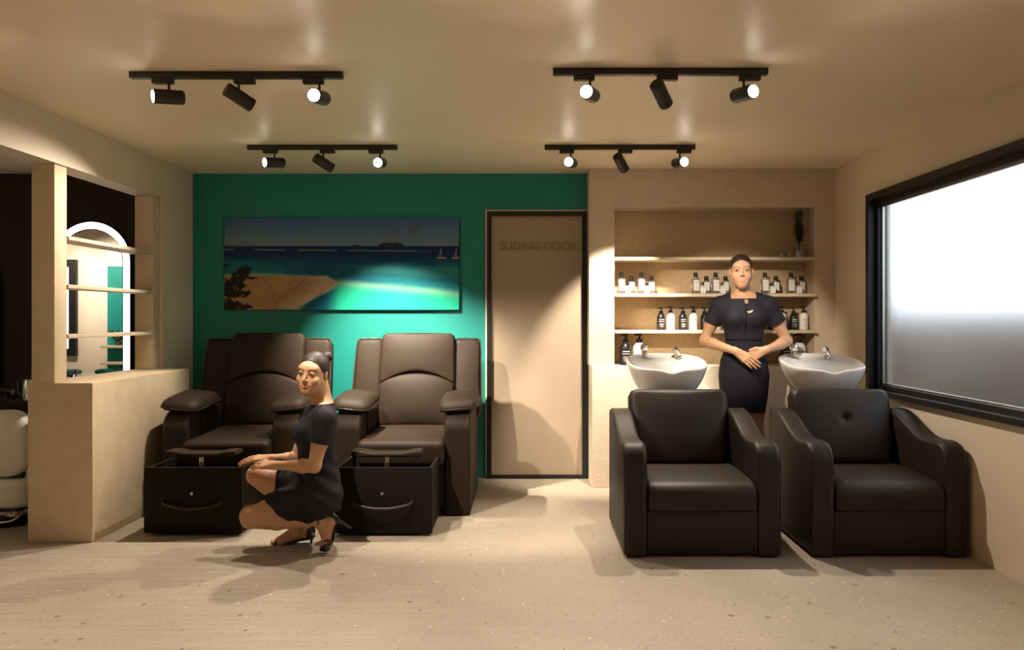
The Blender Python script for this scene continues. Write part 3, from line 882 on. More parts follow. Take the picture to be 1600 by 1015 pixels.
# ------------------------------------------------------------------ bottles on the niche shelves
def line_strip(mb, x0, x1, z, h, y):
    n = len(mb.v)
    mb.v += [(x0, y, z), (x1, y, z), (x1, y, z + h), (x0, y, z + h)]
    mb.f.append((n, n + 1, n + 2, n + 3))
def square_bottle(name, w, d, h, neck, cap_r, cap_h, label):
    """label = (half width, z0, z1) of the paper on the front"""
    r = thing(name, (0, 0, 0), 'x', 'bottle')
    hw, hd = w / 2, d / 2
    pl = rrect(-hw, hw, -hd, hd, min(hw, hd) * 0.35, 4)
    def rows(sc, z): return [(x * sc, y * sc, z) for x, y in pl]
    levels = [(0.94, 0), (1, 0.004), (1, h - 0.008), (0.93, h - 0.002), (0.5, h), ]
    v = []; f = []
    n = len(pl)
    for sc, z in levels: v += rows(sc, z)
    for i in range(len(levels) - 1):
        for k in range(n):
            f.append((i * n + k, i * n + (k + 1) % n, (i + 1) * n + (k + 1) % n, (i + 1) * n + k))
    f.append(tuple(range(n))[::-1]); f.append(tuple((len(levels) - 1) * n + k for k in range(n)))
    body = mobj('glass_body', v, f, M['bglass'], r, True, sharp=50)
    lathe('neck', [(cap_r * 0.75, h), (cap_r * 0.75, h + neck)], M['steel'], r, (0, 0, 0), 14)
    lathe('cap', [(cap_r, h + neck), (cap_r * 1.02, h + neck + 0.002), (cap_r * 1.02, h + neck + cap_h - 0.002), (cap_r * 0.9, h + neck + cap_h)], M['blackp'], r, (0, 0, 0), 16)
    lw, l0, l1 = label
    lb = box('label', -lw, lw, -hd - 0.0012, -hd - 0.0002, l0, l1, M['paper'], r)
    m = MB()
    line_strip(m, -lw * 0.6, lw * 0.6, l0 + (l1 - l0) * 0.72, 0.004, -hd - 0.0014)
    for q, wd in ((0.34, 0.45), (0.26, 0.35), (0.18, 0.4)):
        line_strip(m, -lw * wd, lw * wd, l0 + (l1 - l0) * q, 0.0016, -hd - 0.0014)
    m.build('label_print', M['print'], lb)
    return r
def pump_bottle(name, rad, h, m_body, m_print, label):
    r = thing(name, (0, 0, 0), 'x', 'bottle')
    lathe('body', [(rad * 0.9, 0), (rad, 0.005), (rad, h * 0.74), (rad * 0.94, h * 0.83), (rad * 0.72, h * 0.93), (rad * 0.45, h)], m_body, r, (0, 0, 0), 24)
    pz = h
    pm_ = lathe('pump', [(rad * 0.50, pz - 0.002), (rad * 0.50, pz + rad * 0.55), (rad * 0.30, pz + rad * 0.65), (rad * 0.18, pz + rad * 0.7), (rad * 0.18, pz + rad * 1.1), (rad * 0.40, pz + rad * 1.15), (rad * 0.40, pz + rad * 1.42), (rad * 0.3, pz + rad * 1.5)], M['blackp'], r, (0, 0, 0), 16)
    tube('nozzle', [(0, 0, pz + rad * 1.32), (-rad * 0.6, -rad * 0.25, pz + rad * 1.30), (-rad * 0.95, -rad * 0.4, pz + rad * 1.18)], [rad * 0.20, rad * 0.16, rad * 0.12], M['blackp'], pm_, 8)
    # printed lines wrap the front of the body
    m = MB()
    def wrap(z, hgt, half, off=0.0):
        k = 8
        for i in range(k):
            a0 = off - half + 2 * half * i / k; a1 = off - half + 2 * half * (i + 1) / k
            R_ = rad * 1.004
            n = len(m.v)
            m.v += [(R_ * math.sin(a0), -R_ * math.cos(a0), z), (R_ * math.sin(a1), -R_ * math.cos(a1), z), (R_ * math.sin(a1), -R_ * math.cos(a1), z + hgt), (R_ * math.sin(a0), -R_ * math.cos(a0), z + hgt)]
            m.f.append((n, n + 1, n + 2, n + 3))
    wrap(h * 0.60, h * 0.035, 0.62); wrap(h * 0.50, h * 0.022, 0.70)
    for q in (0.38, 0.33, 0.28, 0.23, 0.18): wrap(h * q, h * 0.012, 0.55 if q > 0.2 else 0.35)
    m.build('label_print', m_print, r)
    return r
def place(proto, loc, label, group, first=[set()]):
    if proto.name not in first[0]:
        first[0].add(proto.name); o = proto; o.location = loc
    else:
        o = copy_tree(proto, loc)
    o['label'] = label; o['group'] = group
    return o
def nx(px, y): return (px - 823.0) * y / F

tallb = square_bottle('glass_bottle', 0.060, 0.045, 0.122, 0.006, 0.0155, 0.038, (0.021, 0.026, 0.108))
medb = square_bottle('glass_bottle', 0.052, 0.040, 0.098, 0.005, 0.0165, 0.036, (0.020, 0.028, 0.090))
smb = square_bottle('glass_bottle', 0.044, 0.036, 0.062, 0.004, 0.010, 0.022, (0.0195, 0.005, 0.056))
y1, y2, y3 = 5.935, 5.960, 5.860
z1 = SZ[1]
sets = [(971, 987, 981, 'leftmost'), (1002, 1018, 1010.5, 'second from left'), (1087, 1103.5, 1098, 'third from left'), (1118, 1133.5, 1129, 'fourth from left'),
        (1195, 1212, 1207, 'second from right'), (1235.5, 1252, 1248, 'rightmost')]
for a, b_, c, nm in sets:
    place(tallb, (nx(a, y1), y1, z1), f'tall clear glass bottle with black cap in the {nm} trio', 'glass bottles on the middle niche shelf')
    place(medb, (nx(b_, y2), y2, z1), f'medium square glass bottle behind the short one, {nm} trio', 'glass bottles on the middle niche shelf')
    place(smb, (nx(c, y3), y3, z1), f'short square white labelled bottle in front, {nm} trio', 'glass bottles on the middle niche shelf')
pb_s = pump_bottle('pump_bottle', 0.0315, 0.128, M['blackp'], M['lprint'], '')
pw_s = pump_bottle('pump_bottle', 0.0330, 0.133, M['whitep'], M['print'], '')
yb = 5.93
ordn = ['first', 'second', 'third']
for i, px in enumerate((1033, 1067, 1101)):
    place(pb_s, (nx(px, yb), yb, SZ[2]), f'small black pump bottle, {ordn[i]} black one from the left on the lowest shelf', 'small pump bottles')
for i, px in enumerate((1048, 1083.5, 1120)):
    place(pw_s, (nx(px, yb), yb, SZ[2]), f'small white pump bottle, {ordn[i]} white one from the left on the lowest shelf', 'small pump bottles')
place(pb_s, (nx(1207, yb), yb, SZ[2]), 'small black pump bottle half hidden behind the standing woman\'s sleeve', 'small pump bottles')
place(pw_s, (nx(1222, yb), yb, SZ[2]), 'small white pump bottle just right of the standing woman\'s sleeve', 'small pump bottles')
place(pb_s, (nx(1240, yb), yb, SZ[2]), 'small black pump bottle next to the rightmost white one, lowest shelf', 'small pump bottles')
place(pw_s, (nx(1255.5, yb), yb, SZ[2]), 'small white pump bottle, rightmost on the lowest shelf', 'small pump bottles')
pb_l = pump_bottle('large_pump_bottle', 0.0445, 0.170, M['blackp'], M['lprint'], '')
pw_l = pump_bottle('large_pump_bottle', 0.0465, 0.172, M['whitep'], M['print'], '')
yl = 5.86
place(pb_l, (nx(977.5, yl), yl, 0.903), 'large black pump bottle on the plinth behind the left basin', 'large pump bottles')
place(pw_l, (nx(999, yl), yl, 0.903), 'large white pump bottle on the plinth behind the left basin', 'large pump bottles')
place(pb_l, (nx(1228, yl), yl, 0.903), 'large black pump bottle behind the right basin, beside the woman\'s elbow', 'large pump bottles')
place(pw_l, (nx(1249, yl), yl, 0.903), 'large white pump bottle behind the right basin', 'large pump bottles')

# tumblers, vase and sprig on the top shelf
def tumbler(px, label):
    y = 5.93; x = nx(px, y); z = SZ[0]
    r = thing('glass_tumbler', (x, y, z), label, 'glass', 'tumblers on the top shelf')
    lathe('tumbler', [(0.020, 0), (0.022, 0.003), (0.026, 0.050), (0.0235, 0.050), (0.0200, 0.010), (0.002, 0.008)], M['glass'], r, (x, y, z), 22)
    lathe('wax', [(0.018, 0.0105), (0.0215, 0.034), (0.002, 0.035)], M['paper'], r, (x, y, z), 18)
tumbler(1220.5, 'small clear glass tumbler, left one of two on the top shelf')
tumbler(1233, 'small clear glass tumbler next to the vase on the top shelf')
vx, vy, vz = nx(1248.5, 5.93), 5.93, SZ[0]
vase = thing('glass_vase', (vx, vy, vz), 'clear glass vase half filled with water on the top shelf', 'vase')
lathe('vase_body', [(0.034, 0), (0.037, 0.004), (0.037, 0.058), (0.030, 0.070), (0.024, 0.076), (0.024, 0.110), (0.026, 0.112), (0.0225, 0.112), (0.0225, 0.078), (0.034, 0.058), (0.034, 0.006), (0.002, 0.005)], M['glass'], vase, (vx, vy, vz), 24)
lathe('water', [(0.0335, 0.0065), (0.0335, 0.056), (0.002, 0.0565)], mat('vase_water', (0.80, 0.88, 0.95), 0.05, trans=0.35, ior=1.33), vase, (vx, vy, vz), 24)  # whitish blue base colour stands in for light the water reflects
rs = random.Random(3)
sprig = thing('leafy_sprig', (vx, vy, vz + 0.02), 'dark green leafy sprig standing in the glass vase', 'plant')
for b_i in range(11):
    ax = rs.uniform(-0.035, 0.05); ay = rs.uniform(-0.03, 0.02); hh = rs.uniform(0.20, 0.335)
    pts = spline([(vx + ax * 0.1, vy + ay * .1, vz + 0.02), (vx + ax * 0.3, vy + ay * 0.3, vz + 0.12), (vx + ax * 0.75, vy + ay * 0.7, vz + 0.02 + hh * 0.7), (vx + ax, vy + ay, vz + 0.02 + hh)], 6)
    tube('stalk', pts, 0.0016, M['stem'], sprig, 5)
    m = MB()
    for i in range(7, len(pts)):
        for q in range(5):
            p0 = Vector(pts[i]); a = rs.uniform(0, 6.28); ln = rs.uniform(0.020, 0.034); up = rs.uniform(-0.1, 0.8)
            d = Vector((math.cos(a), math.sin(a), up)).normalized(); s_ = d.cross(Vector((0, 0, 1))).normalized() * ln * 0.32
            n = len(m.v)
            m.v += [tuple(p0), tuple(p0 + d * ln * 0.5 + s_ + Vector((0, 0, 0.002))), tuple(p0 + d * ln), tuple(p0 + d * ln * 0.5 - s_ + Vector((0, 0, 0.002)))]
            m.f += [(n, n + 1, n + 2), (n, n + 2, n + 3)]
    o = m.build('leaves', M['leaf'], sprig); o['kind'] = 'stuff'

# ------------------------------------------------------------------ behind the partition: mirrors, counter, styling chair
def arch(cx, hw, z0, zt, n=28):
    zc = zt - hw
    return [(cx - hw, z0), (cx + hw, z0)] + [(cx + hw * math.cos(a), zc + hw * math.sin(a)) for a in np.linspace(0, math.pi, n)]
def ring_vf(o1, o2, y0, y1):
    n = len(o1); v = []; f = []
    for o in (o1, o2):
        for y in (y0, y1): v += [(p[0], y, p[1]) for p in o]
    for k in range(n):
        j = (k + 1) % n
        f += [(k, j, 2 * n + j, 2 * n + k), (n + k, 3 * n + k, 3 * n + j, n + j), (k, n + k, n + j, j), (2 * n + k, 2 * n + j, 3 * n + j, 3 * n + k)]
    return v, f
def arch_mirror(cx, hw, z0, zt, lit, label):
    r = thing('arched_mirror', (cx, YB, z0), label, 'mirror', 'arched mirrors')
    oo = arch(cx, hw, z0, zt); w1 = 0.052 if lit else 0.012
    o1 = arch(cx, hw - w1, z0 + w1, zt - w1); o2 = arch(cx, hw - w1 - 0.006, z0 + w1 + 0.006, zt - w1 - 0.006)
    v, f = ring_vf(oo, o1, YB - 0.030, YB - 0.001)
    mobj('light_band' if lit else 'frame', v, f, M['led'] if lit else M['black'], r)
    ob = arch(cx, hw + 0.006, z0 - 0.006, zt + 0.006)
    v, f = ring_vf(ob, oo, YB - 0.032, YB - 0.001)
    mobj('outer_edge', v, f, M['black'], r)
    v, f = ring_vf(o1, o2, YB - 0.032, YB - 0.001)
    mobj('inner_edge', v, f, M['black'], r)
    prism('mirror_glass', o2, 'y', YB - 0.028, YB - 0.002, M['mirror'], r, smooth=False)
    return r
arch_mirror(-3.42, 0.305, 0.655, 2.015, True, 'arched mirror with glowing white light band, seen through the partition')
arch_mirror(-4.45, 0.305, 0.66, 1.84, False, 'arched mirror with thin black rim at the left edge')
ct = thing('dark_counter', (-4.2, 5.85, 0), 'dark brown styling counter along the brown wall', 'counter')
box('worktop', -6.2, -2.80, 5.66, YB - 0.001, 0.60, 0.64, M['brown'], ct, bev=0.003)
box('cabinet', -6.2, -2.80, 5.72, YB - 0.001, 0.0, 0.60, M['brown'], ct)

def dryer():
    y = 5.75; p = lambda px, py: P(px, py, y)
    o = thing('hair_dryer', (p(8, 640).x, y, 0.64), 'black hair dryer lying in its stand on the dark counter', 'hair dryer')
    tube('barrel', [p(-18, 606), p(-8, 607), p(0, 609), p(8, 610), p(20, 612)], [0.030, 0.032, 0.029, 0.024, 0.019], M['blackp'], o, 16)
    tube('grip', [p(-3, 610), p(0, 618), p(3, 621), p(5, 624)], [0.018, 0.016, 0.015, 0.014], M['blackp'], o, 12)
    z = 0.642
    lathe('stand', [(0.05, 0), (0.05, 0.008), (0.014, 0.014), (0.012, 0.05), (0.016, 0.06)], M['blackp'], o, (p(6, 640).x, y, z), 18)
dryer()
kx, ky = P(40, 640, 5.70).x, 5.74
kt = thing('steel_flask', (kx, ky, 0.64), 'shiny steel flask with handle on the dark counter', 'flask')
lathe('flask_body', [(0.046, 0), (0.048, 0.006), (0.044, 0.12), (0.038, 0.158), (0.030, 0.166)], M['chrome'], kt, (kx, ky, 0.64), 24)
lathe('lid', [(0.031, 0.166), (0.031, 0.178), (0.010, 0.184), (0.010, 0.194), (0.002, 0.196)], M['blackp'], kt, (kx, ky, 0.64), 20)
tube('handle', spline([(kx - 0.042, ky - 0.01, 0.64 + 0.145), (kx - 0.075, ky - 0.015, 0.64 + 0.145), (kx - 0.080, ky - 0.015, 0.64 + 0.08), (kx - 0.046, ky - 0.01, 0.64 + 0.03)], 5), 0.007, M['blackp'], kt, 8)

def styling_chair():
    x, y = -3.245, 4.80
    r = thing('styling_chair', (x, y, 0), 'white rounded styling chair seen from behind at the left edge', 'chair')
    hw = 0.235
    ol = rrect(-hw, hw, 0.305, 0.705, 0.115, 8)
    pad('backrest', ol, 0.035, 0.06, (1, 0, 0), (0, 0, 1), (0, -1, 0), (x, y - 0.17, 0), M['white'], r, dome=0.02, edge=0.03, bend=lambda uv: -0.5 * uv[0] ** 2)
    box('back_plate', x - 0.19, x + 0.19, y - 0.15, y - 0.11, 0.26, 0.33, M['black'], r, bev=0.008)
    pad('seat', rrect(-0.25, 0.25, -0.22, 0.26, 0.09, 6), 0.0, 0.165, (1, 0, 0), (0, 1, 0), (0, 0, 1), (x, y, 0.285), M['white'], r, dome=0.02, edge=0.035)
    box('under_frame', x - 0.19, x + 0.19, y - 0.19, y + 0.2, 0.098, 0.122, M['black'], r, bev=0.006)
    lathe('base_disc', [(0.215, 0.0), (0.218, 0.006), (0.20, 0.016), (0.06, 0.026), (0.04, 0.03), (0.035, 0.10)], M['chrome'], r, (x + 0.04, y, 0), 40)
    tube('foot_loop', spline([(x + 0.16, y - 0.10, 0.11), (x + 0.19, y - 0.15, 0.085), (x + 0.15, y - 0.20, 0.045), (x + 0.02, y - 0.21, 0.04), (x - 0.10, y - 0.20, 0.045), (x - 0.14, y - 0.15, 0.085), (x - 0.11, y - 0.10, 0.11)], 6), 0.007, M['chrome'], r, 8)
styling_chair()

# facing wall of the annex (the lit mirror reflects it)
def vx_(px, y): return (px - 823.0) * (2 * YB - y) / F
w2 = MB(); y0 = 2.6
a0, a1 = vx_(20, y0), vx_(126, y0)
def loop_y(mb, x0, x1, z0, z1, y0_, y1_, w):
    mb.box(x0, x1, y0_, y1_, z1 - w, z1); mb.box(x0, x1, y0_, y1_, z0, z0 + w); mb.box(x0, x0 + w, y0_, y1_, z0 + w, z1 - w); mb.box(x1 - w, x1, y0_, y1_, z0 + w, z1 - w)
loop_y(w2, a0, a1, 0.80, 1.98, y0, y0 + 0.05, 0.085)
w2 = struct(w2.build('window_2', M['black']))
box('pane', a0 + 0.085, a1 - 0.085, y0 + 0.004, y0 + 0.012, 0.885, 1.895, mat('daylit_frosted_pane', (0.75, 0.8, 0.85), 0.4, emis=(0.80, 0.9, 1.0), estr=0.55), w2)  # solid wall behind; the pane's own emission stands in for daylight
struct(box('wall_annex_panel', vx_(172, 2.62), vx_(172, 2.62) + 0.52, 2.601, 2.625, 0.0, 1.90, M['teal']))
sx0 = vx_(172, 2.62)
finish(box('annex_shelf', sx0, sx0 + 0.5, 2.626, 2.78, 0.90, 0.93, M['shelf'], bev=0.002), 'beige shelf on the teal panel reflected in the mirror', 'shelf')
finish(box('annex_shelf', sx0, sx0 + 0.5, 2.626, 2.78, 0.70, 0.73, M['shelf'], bev=0.002), 'lower beige shelf under the dried branches reflected in the mirror', 'shelf')
br = thing('dried_branches', (vx_(189, 2.70), 2.70, 0.93), 'bunch of dried branches on a shelf reflected in the mirror', 'plant')
rs = random.Random(5)
bx_ = vx_(189, 2.70)
lathe('pot', [(0.03, 0), (0.04, 0.03), (0.03, 0.06)], M['stem'], br, (bx_, 2.70, 0.93), 16)
for i in range(16):
    a = rs.uniform(0, 6.28); sp_ = rs.uniform(0.06, 0.17); hh = rs.uniform(0.10, 0.20)
    tube('twig', spline([(bx_, 2.72, 0.98), (bx_ + sp_ * .6 * math.cos(a), 2.74 + 0.04 * math.sin(a), 0.98 + hh * .4), (bx_ + sp_ * math.cos(a), 2.74 + 0.06 * math.sin(a), 0.95 + hh)], 4), [0.005, 0.005, 0.006, 0.008, 0.008, 0.010, 0.010, 0.012, 0.006], M['stem'], br, 5)
finish(box('white_bench', -6.6, -4.68, 2.72 + 0.08, 3.25, 0.0, 0.60, M['whitep'], bev=0.01), 'white bench with green cushions reflected in the mirror', 'bench')
for i, px in enumerate((116, 168, 196)):
    yy = 3.12 if i == 0 else 3.02
    c = (vx_(px, yy), yy, 0.633)
    v, f = pillow_vf(c, 0.095, 0.10, 0.033, e=3.5)
    finish(mobj('green_cushion', v, f, M['green'], None, True), ('green velvet cushion nearest the black window frame in the mirror', 'middle green velvet cushion in the mirror', 'green velvet cushion at the right rim of the mirror')[i], 'cushion', 'green cushions')
# ------------------------------------------------------------------ people: signed-distance modelling, one surface per body
class SDF:
    def __init__(self, xs, ys, zs):
        self.ax = [np.asarray(a, np.float32) for a in (xs, ys, zs)]
        self.d = np.full([len(a) for a in self.ax], 0.08, np.float32)
    def win(self, lo, hi):
        sl = []
        for a, l, h in zip(self.ax, lo, hi):
            i = max(0, int(np.searchsorted(a, l)) - 1); j = min(len(a), int(np.searchsorted(a, h)) + 1)
            if j <= i: return None
            sl.append(slice(i, j))
        return tuple(sl)
    def grid(self, sl):
        return (self.ax[0][sl[0]][:, None, None], self.ax[1][sl[1]][None, :, None], self.ax[2][sl[2]][None, None, :])
    def comb(self, sl, q, k, op='add'):
        a = self.d[sl]
        if op == 'add':
            if k > 0:
                h = np.maximum(k - np.abs(a - q), 0) / k
                self.d[sl] = np.minimum(a, q) - h * h * k * 0.25
            else: self.d[sl] = np.minimum(a, q)
        else:
            q = -q
            if k > 0:
                h = np.maximum(k - np.abs(a - q), 0) / k
                self.d[sl] = np.maximum(a, q) + h * h * k * 0.25
            else: self.d[sl] = np.maximum(a, q)
    def cone(self, a, b, r1, r2, k=0.02, op='add', clip=None, flat=None):
        a = np.array(a, float); b = np.array(b, float); m = max(r1, r2) + max(k, 0.01) + 0.012
        sl = self.win(np.minimum(a, b) - m, np.maximum(a, b) + m)
        if sl is None: return
        X, Y, Z = self.grid(sl)
        ab = b - a; L2 = float(ab @ ab)
        t = np.clip(((X - a[0]) * ab[0] + (Y - a[1]) * ab[1] + (Z - a[2]) * ab[2]) / L2, 0, 1)
        dx = X - a[0] - t * ab[0]; dy = Y - a[1] - t * ab[1]; dz = Z - a[2] - t * ab[2]
        if flat is not None:       # (direction, factor): squash cross-section along a direction
            n = np.array(flat[0], float); n /= np.linalg.norm(n)
            pr = dx * n[0] + dy * n[1] + dz * n[2]; g = flat[1] - 1
            dx = dx + n[0] * pr * g; dy = dy + n[1] * pr * g; dz = dz + n[2] * pr * g
        q = np.sqrt(dx * dx + dy * dy + dz * dz) - (r1 + (r2 - r1) * t)
        if clip is not None:
            for c, n in clip:
                n = np.array(n, float); n /= np.linalg.norm(n)
                q = np.maximum(q, (X - c[0]) * n[0] + (Y - c[1]) * n[1] + (Z - c[2]) * n[2])
        self.comb(sl, q.astype(np.float32), k, op)
    def chain(self, pts, rs, k=0.02, **kw):
        for i in range(len(pts) - 1): self.cone(pts[i], pts[i + 1], rs[i], rs[i + 1], k, **kw)
    def ell(self, c, r, R=None, k=0.02, op='add', shell=None):
        c = np.array(c, float); r = np.array(r, float); m = r.max() + max(k, 0.01) + 0.012
        sl = self.win(c - m, c + m)
        if sl is None: return
        X, Y, Z = self.grid(sl); X = X - c[0]; Y = Y - c[1]; Z = Z - c[2]
        if R is not None:
            R = np.array(R, float)     # columns: local axes
            X, Y, Z = (R[0, i] * X + R[1, i] * Y + R[2, i] * Z for i in range(3))
        k0 = np.sqrt((X / r[0]) ** 2 + (Y / r[1]) ** 2 + (Z / r[2]) ** 2)
        k1 = np.sqrt((X / r[0] ** 2) ** 2 + (Y / r[1] ** 2) ** 2 + (Z / r[2] ** 2) ** 2) + 1e-6
        q = k0 * (k0 - 1) / k1 + np.zeros(self.d[sl].shape, np.float32)
        self.comb(sl, q.astype(np.float32), k, op)
    def loft(self, keys, yaw=0.0, off=0.0, k=0.03, z0=None, z1=None, p=2.3):
        """keys: (z, cx, cy, a, b): body cross-sections, a across, b front-back; p super-ellipse exponent"""
        K = np.array(keys, float); zs = self.ax[2]
        zf = np.linspace(K[0, 0], K[-1, 0], 200)
        sm = np.stack([np.interp(zf, K[:, 0], K[:, i]) for i in range(1, 5)], 1)
        ker = np.hanning(17); ker /= ker.sum()
        sp_ = np.pad(sm, ((8, 8), (0, 0)), mode='edge')
        sm = np.stack([np.convolve(sp_[:, i], ker, 'valid') for i in range(4)], 1)
        lo_z = K[0, 0] if z0 is None else z0; hi_z = K[-1, 0] if z1 is None else z1
        mx = K[:, 3:].max() + 0.08
        lo = (K[:, 1].min() - mx, K[:, 2].min() - mx, lo_z - 0.06); hi = (K[:, 1].max() + mx, K[:, 2].max() + mx, hi_z + 0.06)
        sl = self.win(lo, hi)
        X, Y, Z = self.grid(sl)
        z = self.ax[2][sl[2]]
        cx, cy, a, b = (np.interp(z, zf, sm[:, i])[None, None, :] for i in range(4))
        a = a + off; b = b + off
        c, s = math.cos(yaw), math.sin(yaw)
        dx = X - cx; dy = Y - cy
        lx = c * dx + s * dy; ly = -s * dx + c * dy
        rr = (np.abs(lx / a) ** p + np.abs(ly / b) ** p) ** (1 / p)
        q = (rr - 1) * np.minimum(a, b)
        q = np.maximum(q, np.maximum(lo_z - Z, Z - hi_z))
        self.comb(sl, q.astype(np.float32), k)
    def cut(self, lo, hi, fn, k=0.0):
        """subtract fn(X,Y,Z) < 0 within a box"""
        sl = self.win(lo, hi); X, Y, Z = self.grid(sl)
        q = fn(X, Y, Z) + np.zeros(self.d[sl].shape, np.float32)
        self.comb(sl, q.astype(np.float32), k, 'sub')
    def mesh(self):
        d = self.d; ins = d < 0
        nx_, ny_, nz_ = d.shape
        cnt = np.zeros((nx_ - 1, ny_ - 1, nz_ - 1), np.uint8)
        for i in (0, 1):
            for j in (0, 1):
                for l in (0, 1):
                    cnt += ins[i:nx_ - 1 + i, j:ny_ - 1 + j, l:nz_ - 1 + l]
        act = (cnt > 0) & (cnt < 8)
        I, J, K_ = np.nonzero(act)
        acc = np.zeros((len(I), 3)); num = np.zeros(len(I))
        A = self.ax
        for axis in range(3):
            o1, o2 = [q for q in range(3) if q != axis]
            for u in (0, 1):
                for w in (0, 1):
                    st = [I.copy(), J.copy(), K_.copy()]; st[o1] = st[o1] + u; st[o2] = st[o2] + w
                    en = [q.copy() for q in st]; en[axis] = en[axis] + 1
                    d0 = d[st[0], st[1], st[2]]; d1 = d[en[0], en[1], en[2]]
                    m = (d0 < 0) != (d1 < 0)
                    t = np.where(m, d0 / np.where(m, d0 - d1, 1), 0)
                    p = np.stack([A[q][st[q]] for q in range(3)], 1).astype(float)
                    p[:, axis] += t * (A[axis][en[axis]] - A[axis][st[axis]])
                    acc += np.where(m[:, None], p, 0); num += m
        V = acc / num[:, None]
        idx = np.full(act.shape, -1, np.int64); idx[I, J, K_] = np.arange(len(I))
        Q = []
        for axis in range(3):
            o1, o2 = [(1, 2), (2, 0), (0, 1)][axis]
            sl0 = [slice(None)] * 3; sl1 = [slice(None)] * 3
            sl0[axis] = slice(0, -1); sl1[axis] = slice(1, None)
            a = ins[tuple(sl0)]; b_ = ins[tuple(sl1)]
            for sgn, mk in ((1, a & ~b_), (0, ~a & b_)):
                e = np.stack(np.nonzero(mk), 1)
                lim = np.array(act.shape)
                ok = (e[:, o1] > 0) & (e[:, o2] > 0) & (e[:, o1] < lim[o1]) & (e[:, o2] < lim[o2])
                e = e[ok]
                def cell(s1, s2):
                    q = e.copy(); q[:, o1] -= s1; q[:, o2] -= s2
                    return idx[q[:, 0], q[:, 1], q[:, 2]]
                quad = np.stack([cell(1, 1), cell(0, 1), cell(0, 0), cell(1, 0)], 1)
                Q.append(quad if sgn else quad[:, ::-1])
        return V, np.concatenate(Q)

def np_obj(name, V, Q, mat_, parent):
    me = bpy.data.meshes.new(name)
    V = V - np.array(ORG[parent.name])
    me.vertices.add(len(V)); me.vertices.foreach_set('co', V.astype(np.float32).ravel())
    me.loops.add(len(Q) * 4); me.loops.foreach_set('vertex_index', Q.astype(np.int32).ravel())
    me.polygons.add(len(Q)); me.polygons.foreach_set('loop_start', np.arange(0, len(Q) * 4, 4, dtype=np.int32))
    me.polygons.foreach_set('use_smooth', np.ones(len(Q), bool))
    me.update(calc_edges=True); me.validate()
    me.materials.append(mat_)
    o = bpy.data.objects.new(name, me); COL.objects.link(o); o.parent = parent
    ORG[o.name] = Vector(ORG[parent.name])
    return o
def axis_steps(lo, hi, fine, h, hf):
    """grid axis with step h, finer hf inside the intervals"""
    out = [lo]
    while out[-1] < hi:
        f_ = any(a <= out[-1] <= b_ for a, b_ in fine)
        out.append(out[-1] + (hf if f_ else h))
    return np.array(out)

def add_hand(S, wrist, d, back, thumb, curls, spread=0.0, thumb_pose=(0.050, 0.040, -0.012, 0.088, 0.046, -0.020), sc=1.0):
    """wrist point, finger direction, direction of the back of the hand; thumb = +1/-1 side"""
    w = np.array(wrist, float); d = np.array(d, float); d /= np.linalg.norm(d)
    n = np.array(back, float); n -= d * (n @ d); n /= np.linalg.norm(n)
    s = np.cross(d, n) * thumb                      # towards the thumb
    offs = (0.027, 0.009, -0.009, -0.025); reach = (0.084, 0.087, 0.083, 0.075)
    lens = ((0.040, 0.024, 0.019), (0.044, 0.027, 0.020), (0.041, 0.025, 0.019), (0.032, 0.019, 0.017))
    rad = (0.0086, 0.0088, 0.0083, 0.0074)
    S.cone(w - d * 0.012, w + d * 0.03, 0.0215, 0.020, 0.02, flat=(n, 1.25))
    kn = []
    for i in range(4):
        kp = w + (d * reach[i] + s * offs[i]) * sc
        kn.append(kp)
        S.cone(w + d * 0.02 + s * offs[i] * 0.55, kp, 0.0135, 0.0102, 0.012)
    for i in range(4):
        p = kn[i]; r = rad[i] * sc
        cu = curls[i] if isinstance(curls, (list, tuple)) else curls
        ang = 0.0
        fd0 = d + s * spread * (1.5 - i) / 1.5; fd0 /= np.linalg.norm(fd0)
        for j in range(3):
            ang += cu * (0.7, 1.0, 0.7)[j]
            fd = fd0 * math.cos(ang) - n * math.sin(ang)
            q = p + fd * lens[i][j] * sc
            S.cone(p, q, r, r * 0.90, 0.004)
            p = q; r *= 0.90
    a, b_, c_, e, f_, g = thumb_pose
    t0 = w + (d * 0.018 + s * 0.014 - n * 0.004) * sc; t1 = w + (d * a + s * b_ + n * c_) * sc; t2 = w + (d * e + s * f_ + n * g) * sc
    S.cone(t0, t1, 0.0150, 0.0105, 0.012); S.cone(t1, (t1 + t2) / 2, 0.0102, 0.0092, 0.006); S.cone((t1 + t2) / 2, t2, 0.0092, 0.0075, 0.004)

